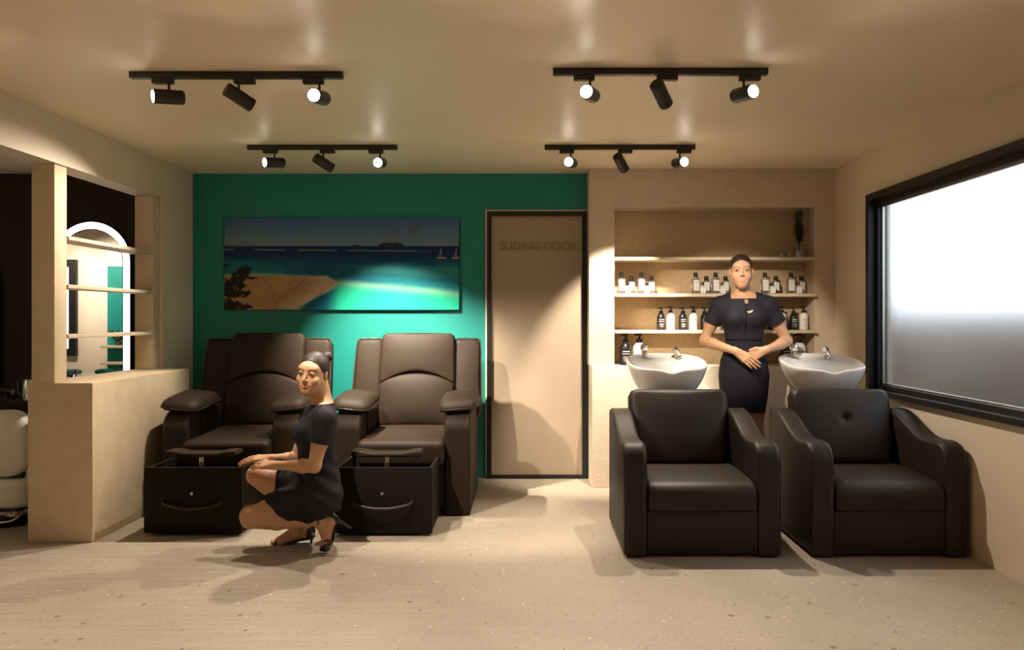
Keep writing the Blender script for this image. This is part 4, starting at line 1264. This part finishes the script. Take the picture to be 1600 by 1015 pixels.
def head_frame(yaw, pitch, roll):
    return np.array(Matrix.Rotation(yaw, 3, 'Z') @ Matrix.Rotation(roll, 3, 'Y') @ Matrix.Rotation(pitch, 3, 'X'))
def add_head(S, C, R, sc=1.0):
    C = np.array(C, float)
    T = lambda *p: C + R @ (np.array(p, float) * sc)
    E = lambda c, r, k, op='add', R2=None: S.ell(T(*c), np.array(r) * sc, R if R2 is None else R @ R2, k * sc, op)
    E((0, 0.018, 0.030), (0.070, 0.088, 0.078), 0.0)                     # cranium
    E((0, -0.030, -0.020), (0.0570, 0.056, 0.082), 0.03)                 # face
    for s in (-1, 1):
        S.cone(T(s * 0.042, -0.008, -0.046), T(s * 0.014, -0.058, -0.096), 0.021 * sc, 0.015 * sc, 0.04)
        E((s * 0.038, -0.060, -0.034), (0.023, 0.020, 0.023), 0.02)      # cheeks
    E((0, -0.066, -0.100), (0.018, 0.016, 0.015), 0.018)                 # chin
    E((0, -0.066, -0.068), (0.028, 0.017, 0.022), 0.03)                 # muzzle
    E((0, -0.070, 0.030), (0.048, 0.014, 0.016), 0.03)                   # brow
    for s in (-1, 1):
        E((s * 0.030, -0.094, 0.003), (0.0155, 0.009, 0.0080), 0.012, 'sub')
    S.cone(T(0, -0.082, 0.006), T(0, -0.1015, -0.030), 0.0052 * sc, 0.0075 * sc, 0.010)
    for s in (-1, 1):
        E((s * 0.0105, -0.0905, -0.036), (0.0062, 0.0080, 0.0060), 0.006)
        E((s * 0.030, -0.0735, 0.003), (0.0155, 0.0135, 0.0120), 0.004)  # closed-in lids around the eye
        Re = np.array(Matrix.Rotation(s * 0.35, 3, 'Z') @ Matrix.Rotation(0.2, 3, 'X'))
        E((s * 0.0715, 0.012, -0.010), (0.0075, 0.0165, 0.027), 0.006, 'add', Re)
        E((s * 0.083, 0.006, -0.006), (0.005, 0.010, 0.018), 0.004, 'sub', Re)
    return T
def face_parts(V, Q, C, R, sc, parent, smile=1.0):
    C = np.array(C, float)
    m = np.linalg.norm(V - C, axis=1) < 0.15 * sc
    sel = m[Q].all(1)
    bv = BVHTree.FromPolygons([Vector(p) for p in V], [tuple(q) for q in Q[sel].tolist()])
    def onto(x, z, lift=0.0):
        o = Vector(C + R @ (np.array((x, -0.2, z)) * sc)); d = Vector(R @ np.array((0, 1.0, 0)))
        h = bv.ray_cast(o, d)
        p = h[0] if h[0] is not None else Vector(C + R @ (np.array((x, -0.08, z)) * sc))
        return p - d * lift * sc
    def strip(name, top, bot, m_, lift, par=None, n=16):
        """patch lying on the face between two curves"""
        v = []; f = []; k = 5
        for i in range(n + 1):
            t = i / n
            for j in range(k):
                u = j / (k - 1)
                a = top(t); b_ = bot(t)
                x = a[0] * (1 - u) + b_[0] * u; z = a[1] * (1 - u) + b_[1] * u
                edge = 1 - (2 * u - 1) ** 4
                v.append(tuple(onto(x, z, lift * (0.35 + 0.65 * edge))))
        for i in range(n):
            for j in range(k - 1):
                f.append((i * k + j, i * k + j + 1, (i + 1) * k + j + 1, (i + 1) * k + j))
        return mobj(name, v, f, m_, par or parent, True)
    for s in (-1, 1):
        ex, ez = s * 0.030, 0.0015
        al = lambda t, up: (ex + (t - 0.5) * 0.031, ez + up * (1 - abs(2 * t - 1) ** 2.2) + s * (t - 0.5) * 0.0035)
        ey = strip('eye', lambda t: al(t, 0.0050), lambda t: al(t, -0.0042), M['eyew'], 0.0012)
        ic = (ex - 0.0005, ez + 0.0004)
        v = [tuple(onto(ic[0], ic[1], 0.0034))]; f = []
        for q in range(14):
            a = 2 * math.pi * q / 14
            v.append(tuple(onto(ic[0] + 0.0056 * math.cos(a), ic[1] + min(0.0044, 0.0056 * math.sin(a)), 0.0030)))
        for q in range(14): f.append((0, 1 + q, 1 + (q + 1) % 14))
        mobj('iris', v, f, M['iris'], ey, True)
        strip('upper_lash', lambda t: (al(t, 0.0060)[0], al(t, 0.0060)[1] + 0.0004), lambda t: al(t, 0.0042), M['iris'], 0.0028, ey)
        br_ = lambda t, w: (s * (0.013 + 0.038 * t), 0.0205 + 0.0075 * math.sin(min(1, t * 1.25) * math.pi * 0.62) - 0.004 * t * t + w * (1 - 0.65 * t))
        strip('eyebrow', lambda t: br_(t, 0.0022), lambda t: br_(t, -0.0018), M['brow'], 0.0012)
    cz = -0.0640
    hw = 0.0275
    curve = lambda t: 0.0066 * smile * (2 * t - 1) ** 2
    X_ = lambda t: (t - 0.5) * 2 * hw
    bow = lambda t: 0.0055 * (1 - (2 * t - 1) ** 2) ** 0.7 - 0.0014 * math.exp(-((t - 0.5) / 0.07) ** 2)
    strip('upper_lip', lambda t: (X_(t), cz + curve(t) + 0.0012 + bow(t)), lambda t: (X_(t), cz + curve(t) + 0.0006), M['lips'], 0.0030)
    strip('teeth', lambda t: (X_(t) * 0.86, cz + curve(t) * 0.80 + 0.0014), lambda t: (X_(t) * 0.86, cz + curve(t) * 0.80 - 0.0048 * (1 - (2 * t - 1) ** 2) ** 0.6), M['teeth'], 0.0016)
    strip('lower_lip', lambda t: (X_(t) * 0.94, cz + curve(t) * 0.95 + 0.0004 - 0.0040 * (1 - (2 * t - 1) ** 2) ** 0.6), lambda t: (X_(t) * 0.94, cz + curve(t) * 0.95 - 0.0108 * (1 - (2 * t - 1) ** 2) ** 0.55), M['lips'], 0.0032)
def make_hair(C, R, sc, parent, bun):
    C = np.array(C, float); h = 0.0028
    T = lambda *p: C + R @ (np.array(p, float) * sc)
    S = SDF(*[np.arange(C[i] - 0.16 * sc, C[i] + 0.16 * sc, h) for i in range(3)])
    S.ell(T(0, 0.020, 0.031), np.array((0.0755, 0.0935, 0.0835)) * sc, R, 0)
    S.ell(T(0, 0.045, -0.020), np.array((0.062, 0.060, 0.062)) * sc, R, 0.02)
    # free the face: hairline oval, then the ears and nape
    S.ell(T(0, -0.080, -0.034), np.array((0.0655, 0.072, 0.106)) * sc, R, 0.004, 'sub')
    for s in (-1, 1):
        S.ell(T(s * 0.080, -0.004, -0.026), np.array((0.022, 0.032, 0.040)) * sc, R, 0.006, 'sub')
    S.ell(T(0, 0.0, -0.115), np.array((0.09, 0.075, 0.06)) * sc, R, 0.01, 'sub')
    V, Q = S.mesh()
    hair = np_obj('hair', V, Q, M['hair'], parent)
    S = SDF(*[np.arange(T(*bun)[i] - 0.06 * sc, T(*bun)[i] + 0.06 * sc, h) for i in range(3)])
    S.ell(T(*bun), np.array((0.034, 0.026, 0.030)) * sc, R, 0)
    for q in range(6):
        a = q * 1.05
        S.ell(T(bun[0] + 0.022 * math.cos(a), bun[1] + 0.006, bun[2] + 0.020 * math.sin(a)), np.array((0.014, 0.016, 0.012)) * sc, R, 0.003)
    V, Q = S.mesh()
    np_obj('hair_bun', V, Q, M['hair'], hair)
    return hair

def high_heel(ball, heel, up_dir, parent, side, name='high_heel_shoe', toe_dir=None, strap=None, stiletto=True, heel_tip=None):
    """open sandal: sole from heel to ball and toe, stiletto, toe strap, ankle strap"""
    ball = np.array(ball, float); heel = np.array(heel, float)
    td = np.array(toe_dir, float); td /= np.linalg.norm(td)
    toe = ball + td * 0.060
    up = np.array(up_dir, float); up /= np.linalg.norm(up)
    lat = np.cross(td, up); lat /= np.linalg.norm(lat)
    pth = spline([heel, heel * 0.62 + ball * 0.38 + up * 0.004, ball - up * 0.002, toe], 6)
    v = []; f = []
    n = len(pth)
    wid = np.interp(np.linspace(0, 1, n), [0, 0.12, 0.35, 0.62, 0.8, 1], [0.020, 0.027, 0.024, 0.038, 0.038, 0.018])
    for i, p in enumerate(pth):
        p = np.array(p)
        t = np.array(pth[min(i + 1, n - 1)]) - np.array(pth[max(i - 1, 0)]); t /= np.linalg.norm(t)
        nn = np.cross(lat, t)
        if nn @ up < 0: nn = -nn
        for a, c in ((-1, 0.0), (1, 0.0), (1, -0.009), (-1, -0.009)):
            v.append(tuple(p + lat * wid[i] * a + nn * c))
    for i in range(n - 1):
        for k in range(4):
            f.append((i * 4 + k, i * 4 + (k + 1) % 4, i * 4 + 4 + (k + 1) % 4, i * 4 + 4 + k))
    f += [(0, 1, 2, 3), tuple((n - 1) * 4 + k for k in range(4))]
    sh = mobj(name, v, f, M['shoe'], parent, True, sharp=50)
    if heel_tip is not None:
        ht = np.array(heel_tip, float)
        tube('heel', [tuple(heel + up * 0.004), tuple(heel * 0.75 + ht * 0.25), tuple(ht)], [0.022, 0.010, 0.005], M['shoe'], sh, 10)
    fd = ball - heel; fd /= np.linalg.norm(fd)
    v, f = [], []
    for i in range(9):                                   # cup around the heel
        hh_ = i / 8
        for k in range(13):
            a = math.pi * (0.5 + k / 12)
            rr_ = 0.030 + 0.004 * math.sin(hh_ * math.pi)
            v.append(tuple(heel + fd * (0.020 + rr_ * 1.15 * math.cos(a)) + lat * rr_ * math.sin(a) + up * (hh_ * 0.062 - 0.006)))
    for i in range(8):
        for k in range(12): f.append((i * 13 + k, i * 13 + k + 1, i * 13 + 14 + k, i * 13 + 13 + k))
    mobj('heel_cup', v, f, M['shoe'], sh, True)
    c = ball * 0.82 + toe * 0.18
    tube('toe_strap', [tuple(c + lat * 0.040 * math.cos(a) + up * (0.034 * math.sin(a) + 0.0)) for a in np.linspace(0, math.pi, 12)], 0.006, M['shoe'], sh, 6)
    if strap is not None:
        c, ax, r = (np.array(strap[0], float), Vector(strap[1]).normalized(), strap[2])
        u = ax.orthogonal().normalized(); w = ax.cross(u)
        tube('ankle_strap', [tuple(Vector(c) + (u * math.cos(a) + w * math.sin(a)) * r) for a in np.linspace(0, 2 * math.pi, 24, endpoint=False)], 0.006, M['shoe'], sh, 6, closed=True)
    return sh

def add_foot(S, ankle, heel, ball, toe_dir, lat, k=0.02):
    ankle, heel, ball = (np.array(p, float) for p in (ankle, heel, ball))
    td = np.array(toe_dir, float); td /= np.linalg.norm(td); lat = np.array(lat, float); lat /= np.linalg.norm(lat)
    S.cone(ankle, heel, 0.030, 0.024, k); S.cone(ankle, ball, 0.030, 0.020, 0.03)
    S.cone(heel, ball, 0.022, 0.018, 0.03)
    S.cone(ball - lat * 0.018, ball + lat * 0.018, 0.017, 0.016, 0.02)
    for i, o in enumerate((-0.024, -0.010, 0.002, 0.013, 0.023)):
        b0 = ball + lat * o
        S.cone(b0, b0 + td * (0.050, 0.046, 0.042, 0.037, 0.031)[i], (0.0115, 0.009, 0.0085, 0.008, 0.0075)[i], (0.010, 0.007, 0.007, 0.0065, 0.006)[i], 0.005)

# ---------------------------------------------------------- standing woman
def standing_woman():
    ox, oy = 1.458, 5.16
    O = np.array((ox, oy, 0.0))
    q = lambda x, y, z: O + np.array((x, y, z), float)
    r = thing('person', (ox, oy, 0), 'standing woman in a dark navy short sleeved dress, hands folded, before the niche', 'person', None)
    xs = axis_steps(ox - 0.36, ox + 0.36, [(ox - 0.12, ox + 0.14)], 0.0042, 0.0027)
    ys = axis_steps(oy - 0.30, oy + 0.20, [(oy - 0.23, oy - 0.06)], 0.0042, 0.0030)
    zs = axis_steps(0.0, 1.72, [(0.94, 1.09), (1.45, 1.70)], 0.0044, 0.0026)
    S = SDF(xs, ys, zs)
    tor = [(0.78, 0, 0.0, 0.150, 0.100), (0.90, 0, 0.0, 0.158, 0.106), (1.00, 0, 0, 0.140, 0.094), (1.09, 0, 0, 0.112, 0.080), (1.20, 0, 0, 0.124, 0.088), (1.29, 0, 0, 0.138, 0.094), (1.355, 0, 0, 0.130, 0.078), (1.40, 0, 0.004, 0.070, 0.055)]
    tor = [(z, ox + a, oy + b_, c_, d_) for z, a, b_, c_, d_ in tor]
    S.loft(tor, k=0.0, off=-0.010)
    for s in (-1, 1):
        S.chain([q(s * 0.068, 0, 0.86), q(s * 0.072, 0.0, 0.66), q(s * 0.075, -0.006, 0.47), q(s * 0.080, 0.022, 0.34), q(s * 0.075, 0.012, 0.10)], [0.078, 0.064, 0.050, 0.050, 0.032], 0.03)
        add_foot(S, q(s * 0.075, 0.012, 0.105), q(s * 0.075, 0.050, 0.085), q(s * 0.080, -0.085, 0.028), (0, -1, -0.1), (s, 0, 0))
        S.ell(q(s * 0.055, -0.072, 1.255), (0.045, 0.040, 0.045), None, 0.03)
        S.cone(q(s * 0.045, 0.012, 1.395), q(s * 0.150, 0.012, 1.350), 0.040, 0.046, 0.03)
        sh = q(s * 0.158, 0.012, 1.345); el = q(s * 0.285 if s > 0 else -0.258, 0.045, 1.108)
        wr = q(-0.060, -0.155, 1.043) if s < 0 else q(0.128, -0.125, 1.052)
        S.chain([sh, sh * 0.45 + el * 0.55, el], [0.046, 0.040, 0.033], 0.02)
        S.chain([el, el * 0.72 + wr * 0.28, wr], [0.034, 0.036, 0.0215], 0.015)
    S.cone(q(0, 0.020, 1.37), q(-0.012, 0.008, 1.50), 0.048, 0.042, 0.03)
    S.cone(q(0, 0.030, 1.39), q(-0.012, 0.030, 1.53), 0.045, 0.042, 0.03)
    C = q(-0.018, -0.012, 1.578); R = head_frame(-0.02, 0.02, -0.03)
    add_head(S, C, R, 1.0)
    # her right hand lies over her left
    add_hand(S, q(0.128, -0.125, 1.052), (-0.86, -0.02, -0.42), (0.0, -1, 0.15), 1, 0.22, thumb_pose=(0.050, 0.036, 0.006, 0.090, 0.042, 0.004))
    add_hand(S, q(-0.060, -0.155, 1.043), (0.80, -0.18, -0.58), (0.05, -1, 0.25), -1, 0.16, spread=0.06, thumb_pose=(0.050, 0.032, -0.022, 0.082, 0.030, -0.036))
    V, Q = S.mesh()
    body = np_obj('body', V, Q, M['skin'], r)
    face_parts(V, Q, C, R, 1.0, r)
    make_hair(C, R, 1.0, r, (0.0, 0.105, 0.045))
    # dress
    S = SDF(np.arange(ox - 0.30, ox + 0.30, 0.004), np.arange(oy - 0.20, oy + 0.19, 0.004), np.arange(0.60, 1.46, 0.004))
    dk = [(0.635, 0, 0.0, 0.138, 0.108), (0.75, 0, 0.0, 0.156, 0.118), (0.88, 0, 0.0, 0.166, 0.122), (0.98, 0, 0, 0.152, 0.110), (1.05, 0, 0, 0.128, 0.094), (1.10, 0, 0, 0.120, 0.088), (1.20, 0, 0, 0.132, 0.096), (1.29, 0, 0, 0.146, 0.102), (1.355, 0, 0, 0.140, 0.088), (1.405, 0, 0.006, 0.105, 0.066)]
    dk = [(z, ox + a, oy + b_, c_, d_) for z, a, b_, c_, d_ in dk]
    S.loft(dk, k=0.0, z0=0.635, z1=1.42)
    for s in (-1, 1):
        S.ell(q(s * 0.056, -0.076, 1.255), (0.056, 0.052, 0.056), None, 0.04)
        S.cone(q(s * 0.070, 0.012, 1.392), q(s * 0.150, 0.012, 1.352), 0.047, 0.054, 0.02)
        sh = q(s * 0.158, 0.012, 1.345); el = q(s * 0.285 if s > 0 else -0.258, 0.045, 1.108); c = sh + (el - sh) * 0.50
        S.cone(sh, c, 0.056, 0.060, 0.02, clip=[(c, el - sh)])
        S.cone(q(s * 0.1, 0.0, 1.25), sh, 0.05, 0.054, 0.03)
    # neckline: wide square opening with a small notch
    def neck(X, Y, Z):
        x = np.abs(X - ox + 0.004)
        w = np.maximum(x - 0.083, 1.392 - Z + 0.25 * np.maximum(Y - oy + 0.02, -0.2) * (Y > oy + 0.02))
        nt_ = np.maximum(np.abs(X - ox - 0.012) - 0.010 - 0.12 * np.maximum(Z - 1.362, 0), np.maximum(1.358 - Z, Y - (oy - 0.05)))
        return np.minimum(w, nt_)
    S.cut((ox - 0.14, oy - 0.2, 1.32), (ox + 0.14, oy + 0.19, 1.46), neck, 0.004)
    # waist seam and centre front seam
    S.cut((ox - 0.16, oy - 0.16, 1.09), (ox + 0.16, oy + 0.16, 1.13), lambda X, Y, Z: np.maximum(np.abs(Z - 1.112 - 0.0 * X) - 0.003, 0.0825 - np.sqrt(((X - ox) / 1.36) ** 2 + (Y - oy) ** 2)), 0.003)
    S.cut((ox - 0.02, oy - 0.18, 1.11), (ox + 0.05, oy - 0.03, 1.36), lambda X, Y, Z: np.maximum(np.abs(X - ox - 0.012 + 0.035 * (1.35 - Z)) - 0.0028, Y - (oy - 0.086)), 0.003)
    V, Q = S.mesh()
    np_obj('dress', V, Q, M['dress'], r)
    # crescent brooch
    bc = q(0.030, -0.1325, 1.308); v = []; f = []
    n = 14
    for i in range(n + 1):
        t = i / n; a = math.pi * (1.05 + 0.9 * t)
        w_ = 0.0085 * math.sin(math.pi * t) ** 0.8 + 0.001
        cx_ = 0.019 * math.cos(a); cz_ = 0.016 * math.sin(a) + 0.006 + 0.010 * (t - 0.5)
        for dz_, dy_ in ((w_, 0), (0, -0.004), (-w_, 0), (0, 0.004)):
            v.append(tuple(bc + np.array((cx_, dy_, cz_ + dz_))))
    for i in range(n):
        for k in range(4): f.append((i * 4 + k, i * 4 + (k + 1) % 4, i * 4 + 4 + (k + 1) % 4, i * 4 + 4 + k))
    mobj('brooch', v, f, M['silver'], r, True)
    for s in (-1, 1):
        high_heel(q(s * 0.080, -0.085, 0.010), q(s * 0.075, 0.062, 0.062), (0, 0, 1), r, s, toe_dir=(0, -1, -0.02), heel_tip=q(s * 0.075, 0.066, 0.0), strap=(q(s * 0.075, 0.012, 0.12), (0, 0, 1), 0.036))
    r.rotation_euler = (0, 0, -0.20)
    return r
standing_woman()

# ---------------------------------------------------------- crouching woman
def crouching_woman():
    ox, oy = -1.18, 4.22
    r = thing('person', (ox, oy, 0), 'crouching woman in a dark navy dress and black heels beside the drawer', 'person', None)
    A = lambda *p: np.array(P(*p))
    hipN, kneeN, ankN = A(498, 774, 4.15), A(392, 806, 4.115), A(500, 812, 4.125)
    hipF, kneeF, ankF = A(496, 772, 4.28), A(400, 741, 4.31), A(474, 818, 4.30)
    yaw = math.radians(25)
    fw = np.array((-math.cos(yaw), -math.sin(yaw), 0)); lf = np.array((math.sin(yaw), -math.cos(yaw), 0))   # front; towards the near arm
    def c(px, z): return ((px - 823) * oy / F, oy)
    tor = [(z, *c(px, z), a, b_) for z, px, a, b_ in ((0.22, 499, 0.130, 0.100), (0.30, 498, 0.150, 0.112), (0.40, 496, 0.140, 0.108), (0.50, 496, 0.118, 0.090), (0.60, 494, 0.126, 0.094), (0.67, 496, 0.130, 0.092), (0.742, 501, 0.118, 0.074), (0.787, 504, 0.062, 0.052))]
    tyaw = math.atan2(lf[1], lf[0])
    fine_x = [(-1.56, -1.33), (-1.30, -1.03)]
    S = SDF(axis_steps(-1.62, -0.98, fine_x, 0.0042, 0.0028), axis_steps(3.98, 4.50, [(4.08, 4.32)], 0.0042, 0.0030), axis_steps(-0.01, 1.10, [(0.40, 0.53), (0.83, 1.09)], 0.0042, 0.0028))
    S.loft(tor, yaw=tyaw, k=0.0, off=-0.008)
    # legs
    mN = hipN * 0.5 + kneeN * 0.5
    S.chain([hipN, mN, kneeN], [0.088, 0.073, 0.050], 0.03)
    S.cone(kneeN + np.array((-0.008, 0, 0.004)), kneeN + np.array((-0.008, 0, -0.02)), 0.046, 0.042, 0.03)
    S.chain([kneeN + np.array((0, 0, -0.022)), kneeN * 0.62 + ankN * 0.38 + np.array((0, 0, -0.022)), ankN], [0.042, 0.044, 0.028], 0.012)
    mF = hipF * 0.5 + kneeF * 0.5
    S.chain([hipF, mF, kneeF], [0.088, 0.073, 0.052], 0.03)
    S.chain([kneeF + np.array((-0.004, 0, -0.012)), kneeF * 0.66 + ankF * 0.34 + np.array((0.022, 0, -0.004)), ankF], [0.047, 0.050, 0.029], 0.012)
    # feet: far one flat in its heel, near one up on the toes
    bF = A(437, 845, 4.29); hF = A(484, 832, 4.30)
    add_foot(S, ankF, hF, bF, (-1, 0, -0.12), (0, -1, 0))
    bN = A(511, 847, 4.12); hN = A(518, 813, 4.125)
    add_foot(S, ankN, hN, bN, (-0.75, -0.62, -0.12), (0.62, -0.75, 0))
    # shoulders and arms
    sc_ = np.array((*c(500, 0), 0.724))
    shN = sc_ + lf * 0.150; shF = sc_ - lf * 0.150
    S.cone(sc_ + lf * 0.04 + np.array((0, 0, 0.04)), shN, 0.040, 0.046, 0.03); S.cone(sc_ - lf * 0.04 + np.array((0, 0, 0.04)), shF, 0.040, 0.046, 0.03)
    elN = A(491, 728, 4.05); wrN = A(431, 727, 4.14)
    elF = A(462, 717, 4.38); wrF = A(424, 716, 4.23)
    S.chain([shN, shN * 0.5 + elN * 0.5, elN], [0.046, 0.042, 0.034], 0.02)
    S.chain([elN, elN * 0.70 + wrN * 0.30, wrN], [0.035, 0.036, 0.0215], 0.015)
    S.chain([shF, shF * 0.5 + elF * 0.5, elF], [0.046, 0.042, 0.034], 0.02)
    S.chain([elF, elF * 0.70 + wrF * 0.30, wrF], [0.035, 0.035, 0.0215], 0.015)
    add_hand(S, wrN, (-0.93, 0.30, 0.00), (-0.05, -0.45, 0.9), 1, 0.20, thumb_pose=(0.050, 0.036, -0.010, 0.085, 0.034, -0.02))
    add_hand(S, wrF, (-0.97, -0.10, 0.03), (0.0, -0.35, 1.0), -1, 0.24, spread=0.10)
    # neck and head
    C = A(489, 582, 4.185); R = head_frame(-0.17, 0.02, 0.10)
    S.cone(A(503, 636, 4.21), C + np.array((0.012, 0.025, -0.06)), 0.050, 0.042, 0.03)
    S.cone(A(507, 634, 4.23), C + np.array((0.020, 0.050, -0.03)), 0.046, 0.042, 0.03)
    sc = 1.01
    add_head(S, C, R, sc)
    V, Q = S.mesh()
    np_obj('body', V, Q, M['skin'], r)
    face_parts(V, Q, C, R, sc, r)
    make_hair(C, R, sc, r, (0.030, 0.088, 0.082))
    # dress
    S = SDF(np.arange(-1.45, -0.93, 0.004), np.arange(3.98, 4.46, 0.004), np.arange(0.10, 0.83, 0.004))
    S.loft(tor, yaw=tyaw, off=0.010, k=0.0, z0=0.16, z1=0.797)
    for sgn in (1, -1):
        S.ell(sc_ + fw * 0.075 + lf * 0.055 * sgn + np.array((-0.01, 0, -0.095)), (0.054, 0.054, 0.054), None, 0.04)
    S.ell(np.array((*c(497, 0), 0.275)), (0.108, 0.160, 0.120), None, 0.05)
    hemN = hipN + (kneeN - hipN) * 0.60; hemF = hipF + (kneeF - hipF) * 0.58
    S.cone(hipN, hemN + (kneeN - hipN) * 0.1, 0.102, 0.090, 0.05, clip=[(hemN, (kneeN - hipN) + np.array((0.05, 0, -0.20)))])
    S.cone(hipF, hemF + (kneeF - hipF) * 0.1, 0.102, 0.088, 0.05, clip=[(hemF, (kneeF - hipF) + np.array((0.05, 0, -0.14)))])
    for sh, el in ((shN, elN), (shF, elF)):
        S.cone(sc_ + (sh - sc_) * 0.35 + np.array((0, 0, 0.03)), sh, 0.046, 0.055, 0.02)
        cc = sh + (el - sh) * 0.52
        S.cone(sh, cc + (el - sh) * 0.1, 0.056, 0.061, 0.02, clip=[(cc, el - sh)])
    nc = A(505, 625, 4.205)
    S.ell(nc + np.array((-0.012, -0.006, 0.012)), (0.082, 0.092, 0.036), None, 0.006, 'sub')
    S.cut((-1.45, 3.98, 0.09), (-0.93, 4.46, 0.40), lambda X, Y, Z: Z - (0.108 + (X + 1.335) * 0.34) + 0 * Y, 0.01)
    # cloth folds
    sl = S.win((-1.45, 3.98, 0.12), (-0.97, 4.46, 0.62)); X, Y, Z = S.grid(sl)
    fade = np.clip((0.58 - Z) / 0.12, 0, 1)
    S.d[sl] += (0.0030 * np.sin(95 * (Z * 0.75 + (X - ox) * 0.55) + 14 * (Y - oy)) * fade * np.clip((X + 1.30) / 0.1, 0, 1) + 0.0022 * np.sin(60 * (X * 0.9 - Z * 0.6) + 2) * fade).astype(np.float32)
    V, Q = S.mesh()
    np_obj('dress', V, Q, M['dress'], r)
    high_heel(bF + np.array((0, 0, -0.020)), hF + np.array((0.012, 0, -0.022)), (0, 0, 1), r, 1, toe_dir=(-1, 0, -0.02), heel_tip=np.array((A(486, 849, 4.30)[0], 4.30, 0.0)), strap=(ankF + np.array((-0.004, 0, 0.012)), ankF - kneeF, 0.037))
    up = np.array((-0.95, -0.2, 0.25))
    high_heel(bN + np.array((0.018, 0, -0.012)), hN + np.array((0.026, 0, 0.006)), (-0.9, -0.1, 0.4), r, 1, toe_dir=(-0.75, -0.62, -0.10), heel_tip=hN + np.array((0.105, 0.01, -0.045)), strap=(ankN + np.array((0.0, 0, 0.0)), ankN - kneeN, 0.036))
    return r
crouching_woman()
